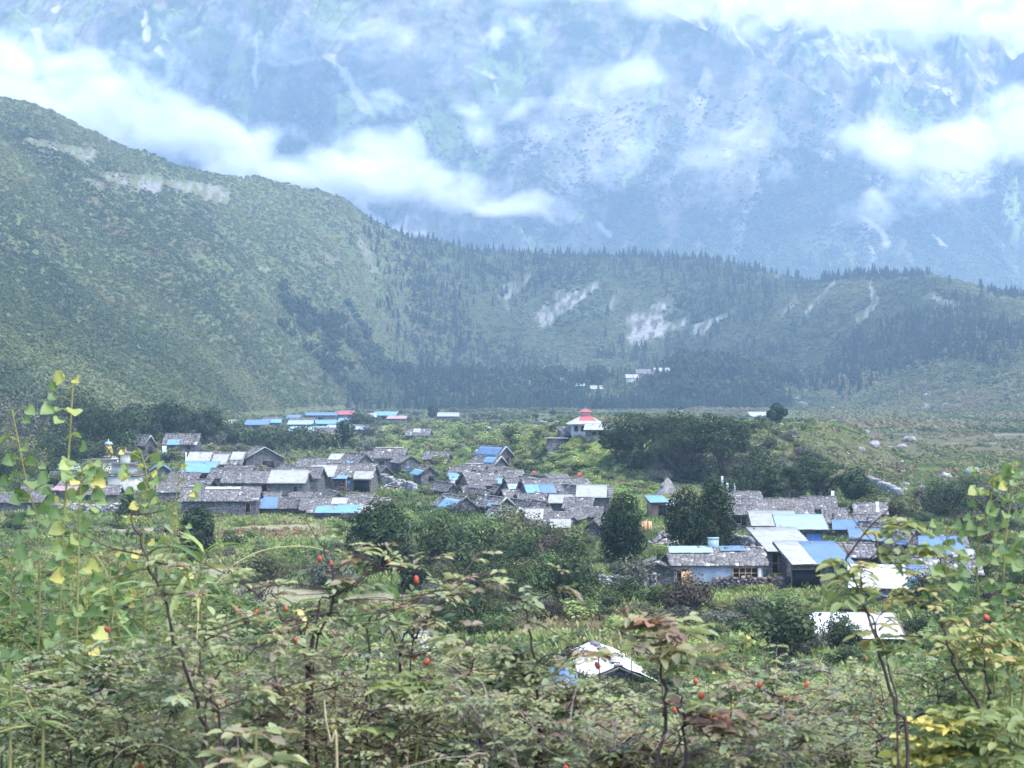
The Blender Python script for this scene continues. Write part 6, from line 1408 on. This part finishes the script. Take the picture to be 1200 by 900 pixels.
# canes one can see in the photograph, each shrub a thing of its own
hero(236, 3.6, [(.0075, [(243, 900, 3.6), (225, 810, 3.6), (196, 712, 3.6), (172, 652, 3.6), (150, 600, 3.6)]), (.006, [(258, 890, 3.5), (250, 830, 3.5), (236, 780, 3.5), (240, 735, 3.5)]), (.004, [(240, 850, 3.6), (290, 770, 3.6), (330, 740, 3.6)])],
     "rose shrub with two thick black stems crossing, left of the branching hip bush", tint=.45, nleaf=9, twigs=8, hips=.15, seed=3, f0=.45)
hero(365, 3.9, [(.007, [(362, 800, 3.9), (375, 740, 3.9), (392, 700, 3.9), (384, 655, 3.9), (378, 632, 3.9)]), (.0055, [(360, 790, 3.9), (330, 725, 3.9), (290, 690, 3.9), (268, 672, 3.9)]), (.005, [(365, 780, 3.9), (412, 690, 3.9), (446, 660, 3.9)]), (.0045, [(370, 770, 3.9), (420, 737, 3.9), (465, 712, 3.9), (520, 690, 3.9)]), (.004, [(360, 790, 3.9), (340, 740, 3.8), (320, 700, 3.8), (315, 675, 3.8)])],
     "branching rose shrub bearing red hips below the round juniper", tint=.5, bare=.75, nleaf=3, twigs=10, hips=.12, seed=4, f0=.5, extra_hips=[(388, 660, 3.9), (300, 718, 3.8), (360, 735, 3.9), (349, 752, 3.9)])
hero(470, 4.1, [(.006, [(468, 800, 4.1), (490, 745, 4.1), (520, 705, 4.1), (560, 668, 4.1)]), (.005, [(430, 762, 4.1), (480, 768, 4.1), (520, 760, 4.1)]), (.0035, [(480, 800, 4.1), (505, 730, 4.0), (530, 692, 4.0), (590, 672, 4.0)])],
     "rose shrub with a long stem arching right over the thicket", tint=.5, bare=.55, nleaf=9, twigs=9, hips=.08, seed=5, f0=.45, extra_hips=[(484, 735, 4.1), (485, 770, 4.1), (456, 658, 4.0)])
hero(548, 3.8, [(.0055, [(548, 900, 3.8), (549, 840, 3.8), (552, 780, 3.8), (556, 735, 3.8)]), (.004, [(560, 860, 3.8), (600, 800, 3.8), (612, 740, 3.8)])], "rose shrub with one straight dark stem in the middle of the view", tint=.5, bare=.55, nleaf=9, twigs=8, hips=.1, seed=6, f0=.45, lf=.032)
hero(634, 3.7, [(.0065, [(634, 900, 3.7), (634, 830, 3.7), (626, 760, 3.7), (612, 700, 3.7), (608, 680, 3.7)]), (.0045, [(630, 880, 3.7), (670, 840, 3.7), (690, 800, 3.7)]), (.004, [(630, 850, 3.7), (600, 790, 3.7), (580, 760, 3.7)])], "rose shrub whose forked stem stands just left of the crooked white roof", tint=.45, nleaf=13, twigs=8, hips=.1, seed=7, f0=.45)
hero(775, 3.4, [(.0065, [(772, 900, 3.4), (779, 835, 3.4), (776, 780, 3.4), (764, 735, 3.4), (760, 722, 3.4)]), (.005, [(803, 900, 3.4), (797, 830, 3.4), (793, 780, 3.4), (791, 742, 3.4)]), (.004, [(790, 890, 3.4), (840, 870, 3.4), (860, 840, 3.4)])], "rose shrub with twin dark stems and drooping brown leaves, right of the crooked white roof", tint=.62, nleaf=10, twigs=4, hips=.12, seed=8, f0=.72, lf=.034, Lr=.05, extra_hips=[(822, 815, 3.3), (890, 803, 3.4), (790, 832, 3.3)])
hero(925, 3.9, [(.0045, [(930, 900, 3.9), (915, 850, 3.9), (905, 800, 3.9), (900, 775, 3.9)]), (.0045, [(930, 890, 3.9), (960, 850, 3.9), (1000, 820, 3.9)]), (.004, [(920, 880, 3.9), (880, 840, 3.9), (850, 800, 3.9)])], "low rose shrub with several hips right of the twin dark stems", tint=.42, nleaf=15, twigs=9, hips=.15, seed=9, f0=.4, extra_hips=[(885, 868, 3.8), (945, 802, 3.9)])
hero(1062, 3.2, [(.0065, [(1062, 900, 3.2), (1048, 830, 3.2), (1024, 745, 3.2), (1002, 680, 3.2), (990, 640, 3.2)]), (.0035, [(1050, 850, 3.2), (1010, 700, 3.25), (1030, 640, 3.25), (1060, 612, 3.25)])], "rose shrub with a long reddish black stem leaning left before the white tarpaulin", tint=.5, nleaf=9, twigs=5, hips=.1, seed=10, f0=.55, lm='fern', lf=.03)
hero(1130, 3.5, [(.006, [(1150, 880, 3.5), (1122, 790, 3.5), (1095, 715, 3.5), (1070, 668, 3.5)]), (.0055, [(1163, 900, 3.5), (1160, 830, 3.5), (1152, 760, 3.5), (1148, 725, 3.5)])], "rose shrub with two dark stems and one red hip near the right vine", tint=.55, nleaf=10, twigs=7, hips=.1, seed=11, f0=.45, extra_hips=[(1156, 724, 3.4)], lm='fern')
hero(60, 4.2, [(.005, [(40, 900, 4.2), (100, 830, 4.2), (150, 800, 4.2)]), (.0045, [(80, 880, 4.2), (60, 800, 4.2), (40, 770, 4.2)]), (.0045, [(130, 900, 4.2), (110, 830, 4.2), (130, 770, 4.2)])], "green rose shrub in the lower left corner under the vine", tint=.32, nleaf=22, twigs=12, hips=.05, seed=12, f0=.35)

# random shrubs that fill the lower edge
TOP = [(0, 790), (150, 770), (250, 760), (330, 775), (450, 775), (560, 775), (640, 820), (700, 865), (780, 860), (850, 845), (930, 830), (1010, 840), (1100, 800), (1220, 770)]
def shrub(px, Y, lift, seed, lm, tint, label, group, tv=.16, ncane=6, lf=.036, hips=.12, nleaf=12, twigs=7, shape='oval', stem=None, name="rose_shrub", cat="rose shrub", pairs=3, spread_=120):
    rng = np.random.default_rng(seed); o0 = foot(px, Y); root = empty(name, tuple(o0)); tag(root, label, cat, group); sb, lb = MB(), MB()
    for i in range(ncane):
        x = px + rng.uniform(-1, 1) * spread_ * 4 / Y; top = interp(x, TOP) - 15 + lift + rng.uniform(-45, 80); yy = Y + rng.uniform(-.35, .35)
        W = [np.array(pt(px + (x - px) * .4 + rng.normal(0, 30), 940, yy)), np.array(pt(px + (x - px) * .6 + rng.normal(0, 30), 900 + (top - 900) * .35, yy)), np.array(pt(px + (x - px) * .85 + rng.normal(0, 24), 900 + (top - 900) * .7, yy)), np.array(pt(x, top, yy))]
        p = cane_path(o0 + rng.normal(0, .08, 3) * [1, 1, 0], W, rng, 26); p[5:] += rng.normal(0, .004, p[5:].shape); r = rng.uniform(.0018, .0042)
        sb.tube(p, np.linspace(r, r * .3, len(p)), 6, .5, 0)
        clothe(p, lb, sb, rng, .25, nleaf, .05, lf * .68, tint, tv, pairs, twigs, .13, hips, root, r, shape, mi_twig=0)
    finish(root, o0, sb, lb, LM[lm], stem); return root
RL, RG = "tangled rose shrub with grey green and brown leaves filling the lower edge", "rose shrubs of the near thicket"
for i, (px, Y, lift, t, st) in enumerate([(180, 4.6, 10, .45, 0), (290, 4.9, -10, .55, 1), (400, 5.0, 10, .5, 0), (480, 4.6, 20, .48, 1), (590, 5.0, 0, .5, 0), (680, 4.7, 10, .42, 0), (740, 5.2, 10, .45, 1), (850, 4.8, 0, .42, 0), (960, 5.0, 0, .4, 1), (1050, 4.9, 10, .42, 0), (350, 4.2, 45, .6, 1), (700, 4.0, 40, .52, 0), (870, 4.2, 35, .5, 0), (1010, 4.3, 30, .4, 0), (560, 4.2, 50, .42, 0), (230, 3.9, 35, .46, 1), (430, 3.9, 45, .52, 0), (610, 3.8, 50, .48, 1), (760, 3.9, 35, .56, 0), (930, 3.8, 35, .46, 1), (120, 4.0, 40, .36, 0)]):
    shrub(px, Y, lift, 50 + i, 'rose', t, RL, RG, stem=M_CANE2 if st else None, ncane=9, nleaf=17, twigs=11, lf=.0245 if i % 3 else .030)
GL, GG = "leafy green herb clump between the rose shrubs", "green herbs of the near thicket"
for i, (px, Y, lift, t) in enumerate([(30, 5.0, -90, .3), (110, 5.4, -70, .3), (200, 5.3, -60, .32), (270, 5.8, -20, .35), (60, 6.2, -110, .25), (150, 6.4, -90, .3), (440, 5.6, 15, .45), (530, 5.9, 10, .4), (640, 5.8, 10, .4), (790, 5.8, 0, .42), (900, 6.0, 0, .45), (1000, 5.8, 0, .4), (1110, 5.4, -10, .45), (1180, 5.2, -20, .42), (330, 6.0, 5, .4), (1100, 4.2, 50, .5)]):
    shrub(px, Y, lift, 90 + i, 'green', t, GL, GG, tv=.12, ncane=9, lf=.030, hips=None, nleaf=18, twigs=10, stem=M_GREENSTEM, name="herb_clump", cat="herb", pairs=2)

# climbing vines with heart shaped leaves
def vine(px0, Y, canes, label, seed, tint=.55, lf=.052, n=34, f0=.3):
    lf *= .56; n = int(n * 1.0)
    rng = np.random.default_rng(seed); o0 = foot(px0, Y); root = empty("climbing_vine", tuple(o0)); tag(root, label, "vine"); sb, lb = MB(), MB()
    for (r, way, t0) in canes:
        p = cane_path(o0 + rng.normal(0, .04, 3) * [1, 1, 0], [np.array(pt(*w)) for w in way], rng, 40); sb.tube(p, np.linspace(r, r * .4, len(p)), 6)
        for i in range(n):
            f = f0 + (1 - f0) * (i + rng.random()) / n; j = min(int(f * 39), 38); b = p[j]; a = rng.uniform(0, 6.28); d = np.array([math.cos(a), math.sin(a) * .7 - .2, .35]); q = b + d * rng.uniform(.02, .055)
            sb.tube(np.array([b, (b + q) / 2 + [0, 0, .006], q]), [.0012, .001, .0008], 3)
            s = lf * rng.uniform(.55, 1.2) * (1 - .35 * max(0, f - .75) * 4 * rng.random()); dd = d * .8 + np.array([0, -.2, -.6]); leaves(lb, q[None], dd[None], np.array([[rng.normal(0, .7), -1, .35 + rng.normal(0, .5)]]), [s], [s * .95], [np.clip(t0 + tint - .5 + rng.normal(0, .13) + (.3 if rng.random() < .16 else 0), 0, 1)], rng.uniform(.05, .25), rng.uniform(0, .3), 'heart')
    finish(root, o0, sb, lb, LM['green'], M_GREENSTEM)
vine(72, 4.4, [(.0055, [(70, 900, 4.4), (70, 760, 4.4), (73, 640, 4.4), (80, 540, 4.4), (86, 440, 4.4)], .55), (.004, [(85, 880, 4.3), (90, 740, 4.3), (92, 640, 4.3), (94, 580, 4.3), (97, 545, 4.3)], .66), (.004, [(40, 880, 4.5), (46, 740, 4.5), (44, 620, 4.5), (30, 560, 4.5), (14, 480, 4.5)], .4)], "tallest climbing vine with yellow green heart shaped leaves at the left", 21, .52, .058, 42, .30)
vine(170, 4.7, [(.004, [(168, 880, 4.7), (170, 740, 4.7), (168, 620, 4.7), (172, 560, 4.7), (165, 530, 4.7)], .6), (.004, [(200, 860, 4.7), (196, 720, 4.7), (202, 620, 4.7), (212, 545, 4.7)], .62), (.0035, [(150, 860, 4.7), (140, 740, 4.7), (130, 690, 4.7), (128, 640, 4.7)], .4)], "climbing vine with yellow leaves in front of the white gate stupa", 22, .55, .046, 40, .32)
vine(1165, 4.0, [(.0045, [(1185, 880, 4.0), (1180, 760, 4.0), (1176, 660, 4.0), (1185, 580, 4.0), (1192, 545, 4.0)], .5), (.004, [(1165, 860, 4.0), (1150, 740, 4.0), (1145, 650, 4.0), (1160, 590, 4.0), (1165, 555, 4.0)], .52), (.004, [(1195, 860, 3.9), (1202, 740, 3.9), (1206, 640, 3.9), (1204, 560, 3.9)], .45), (.003, [(1140, 860, 4.0), (1118, 740, 4.0), (1108, 660, 4.0), (1112, 610, 4.0)], .5)], "climbing vine with light green heart shaped leaves at the right edge", 23, .5, .044, 44, .28)
vine(15, 5.2, [(.004, [(14, 880, 5.2), (12, 760, 5.2), (18, 700, 5.2), (10, 650, 5.2)], .35), (.004, [(50, 880, 5.2), (60, 780, 5.2), (110, 720, 5.2), (120, 690, 5.2)], .4), (.004, [(100, 880, 5.2), (130, 800, 5.2), (160, 760, 5.2), (100, 715, 5.2)], .45)], "spreading vine with broad fresh green leaves low at the left edge", 24, .5, .062, 40, .4)
vine(570, 4.9, [(.003, [(575, 880, 4.9), (590, 840, 4.9), (575, 800, 4.9), (560, 790, 4.9)], .7), (.003, [(560, 880, 4.9), (555, 830, 4.9), (590, 810, 4.9)], .72)], "small yellow leaved creeper in the middle of the near thicket", 25, .5, .034, 30, .5)
vine(860, 5.0, [(.003, [(850, 880, 5.0), (860, 820, 5.0), (870, 770, 5.0), (878, 745, 5.0)], .66), (.003, [(840, 880, 5.0), (835, 830, 5.0), (845, 790, 5.0)], .68)], "thin yellow green creeper climbing right of the twin stems", 26, .5, .030, 34, .5)

# lance leaved plants
def lance(px0, Y, tops, label, seed, tint=.5, Lf=.13, n=15):
    rng = np.random.default_rng(seed); o0 = foot(px0, Y); root = empty("lance_leaved_herb", tuple(o0)); tag(root, label, "herb"); sb, lb = MB(), MB()
    for way in tops:
        p = cane_path(o0 + rng.normal(0, .04, 3) * [1, 1, 0], [np.array(pt(*w)) for w in way], rng, 30); sb.tube(p, np.linspace(.0045, .002, 30), 6)
        for i in range(n):
            f = 1 - .42 * (i / n) ** 1.3; b = p[min(int(f * 29), 29)]; a = i * 2.2 + rng.uniform(-.4, .4); d = np.array([math.cos(a), math.sin(a) * .6, rng.uniform(.1, .7) if i > 3 else .8])
            L = Lf * rng.uniform(.6, 1.15); t = np.linspace(0, 1, 6); leaves(lb, b[None], d[None], np.array([[rng.normal(0, .2), rng.normal(0, .2), 1.0]]), [L], [L * .11], [np.clip(tint + rng.normal(0, .18), 0, 1)], .2, rng.uniform(.35, 1.0), 'lance')
    finish(root, o0, sb, lb, LM['lance'], M_GREENSTEM)
lance(240, 3.9, [[(250, 880, 3.9), (240, 760, 3.9), (232, 690, 3.9), (240, 645, 3.9)], [(220, 880, 3.9), (215, 760, 3.9), (224, 700, 3.9), (220, 672, 3.9)]], "tall herb with long drooping yellow green leaves, left of the branching hip bush", 31, .6)
lance(345, 4.6, [[(350, 880, 4.6), (352, 780, 4.6), (346, 740, 4.6), (344, 710, 4.6)]], "small lance leaved herb behind the branching hip bush", 32, .5, .14)
lance(450, 4.5, [[(452, 880, 4.5), (455, 780, 4.5), (462, 730, 4.5), (468, 706, 4.5)]], "small lance leaved herb right of the branching hip bush", 33, .55, .14)
lance(15, 3.6, [[(12, 890, 3.6), (14, 840, 3.6), (12, 800, 3.6)], [(50, 890, 3.6), (44, 850, 3.6), (30, 815, 3.6)]], "lance leaved herb with pale drooping leaves in the lower left corner", 34, .6, .10)
lance(120, 4.4, [[(118, 880, 4.4), (124, 780, 4.4), (132, 720, 4.4), (130, 690, 4.4)]], "lance leaved herb half hidden between the left vines", 35, .5, .15)

# pinnate leaved plants and the golden one
def ferny(px0, Y, spots, label, seed, lm='fern', tint=.5, lf=.055, name="pinnate_leaved_shrub", pairs=5, Lr=.16, cat="shrub", wid=.5):
    rng = np.random.default_rng(seed); o0 = foot(px0, Y); root = empty(name, tuple(o0)); tag(root, label, cat); sb, lb = MB(), MB()
    for (x, y) in spots:
        p = cane_path(o0 + rng.normal(0, .04, 3) * [1, 1, 0], [np.array(pt(px0 + (x - px0) * .5, max(940, y + 40), Y)), np.array(pt(x, y, Y))], rng, 22); sb.tube(p, np.linspace(.0045, .002, 22), 6)
        for i in range(6):
            a = i * 1.05 + rng.uniform(-.3, .3); pinnate(lb, sb, p[-1 - (i % 3)], np.array([math.cos(a), math.sin(a), .25]), rng, Lr * rng.uniform(.7, 1.1), pairs, lf * rng.uniform(.8, 1.1), tint + rng.normal(0, .1), 'oval', rng.uniform(.1, .4), wid)
    finish(root, o0, sb, lb, LM[lm], M_GREENSTEM)
ferny(1140, 3.3, [(1150, 835), (1185, 850), (1120, 865), (1195, 880), (1150, 885)], "shrub with large light green paired leaves in the lower right corner", 41, tint=.42, lf=.036, Lr=.11)
ferny(1140, 3.9, [(1158, 752), (1185, 760), (1120, 748)], "shrub with yellowing narrow paired leaves under the single hip", 42, tint=.75, lf=.028, Lr=.10)
ferny(1092, 3.3, [(1088, 866), (1104, 884), (1074, 890), (1098, 845)], "golden yellow leaved plant at the bottom right", 43, 'gold', .55, .026, "golden_herb", 2, .05, "herb", .75)
ferny(465, 3.7, [(470, 792), (500, 800), (440, 850), (485, 805)], "shrub with pale green paired leaves right of the branching hip bush", 44, tint=.4, lf=.030, Lr=.10)
ferny(300, 3.0, [(298, 858), (278, 888), (310, 892)], "plant with upright olive brown leaves at the bottom left of centre", 45, 'rose', .55, .045, "olive_leaved_herb", 1, .05, "herb", .45)
# dry grass stalks
def stalk(way, label, r=.0022):
    o0 = np.array(pt(*way[0])); f = foot(way[0][0], way[0][2]); P = bez([f] + [np.array(pt(*w)) for w in way], 40)
    sb = MB().tube(P - f, np.linspace(r, r * .4, 40), 5)
    tag(sb.build("dry_stalk", M_STRAW, None, tuple(f), 0, True), label, "stalk")
stalk([(230, 760, 4.2), (258, 680, 4.2), (300, 648, 4.2), (350, 640, 4.2), (385, 646, 4.2)], "long bowed straw coloured stalk arching over the hip bush")
stalk([(470, 880, 4.0), (490, 820, 4.0), (515, 790, 4.0), (536, 765, 4.0)], "bent straw coloured stalk left of the straight dark stem", .003)
stalk([(395, 900, 3.6), (388, 870, 3.6), (382, 845, 3.6), (380, 820, 3.6)], "short pale dead twig at the bottom centre left", .0035)
stalk([(120, 960, 3.7), (138, 885, 3.7), (180, 872, 3.7), (210, 882, 3.7), (232, 900, 3.7)], "pale bare twig lying across the lower left leaves", .0022)
# taller leafy bushes on the slope behind the near plants
for i, (px, Y, top, f) in enumerate([(20, 11, 800, 'green'), (120, 12, 800, 'green'), (230, 12, 815, 'olive'), (330, 13, 810, 'green'), (430, 12, 815, 'olive'), (520, 13, 820, 'grey'), (610, 12, 830, 'green'), (700, 13, 845, 'olive'), (790, 12, 850, 'green'), (880, 13, 845, 'olive'), (970, 12, 845, 'green'), (1060, 13, 840, 'olive'), (1150, 12, 820, 'green'), (1210, 11, 800, 'olive')]):
    X, _, z = foot(px, Y); h = CZ + (450 - top) / FPX * Y - z
    mesh = bush_mesh("slope_bush", 300 + i, 1.35, h, 5200, .024, FM[f], .3, 16)
    tag(link("slope_bush", mesh, None, (X, Y, z)), "small leaved bush on the steep slope behind the rose shrubs", "bush", "bushes of the steep slope")

# the thicket goes on to both sides of the view
for o in [x for x in list(COL.objects) if x.parent is None and x.get("group") in (RG, GG)]:
    for sx in (-1, 1):
        if (o.location.x / o.location.y * FPX + 600 < 600) == (sx > 0): continue
        x = o.location.x + sx * 0.60 * o.location.y; copy_tree(o, (x, o.location.y, float(hgt(x, o.location.y))))
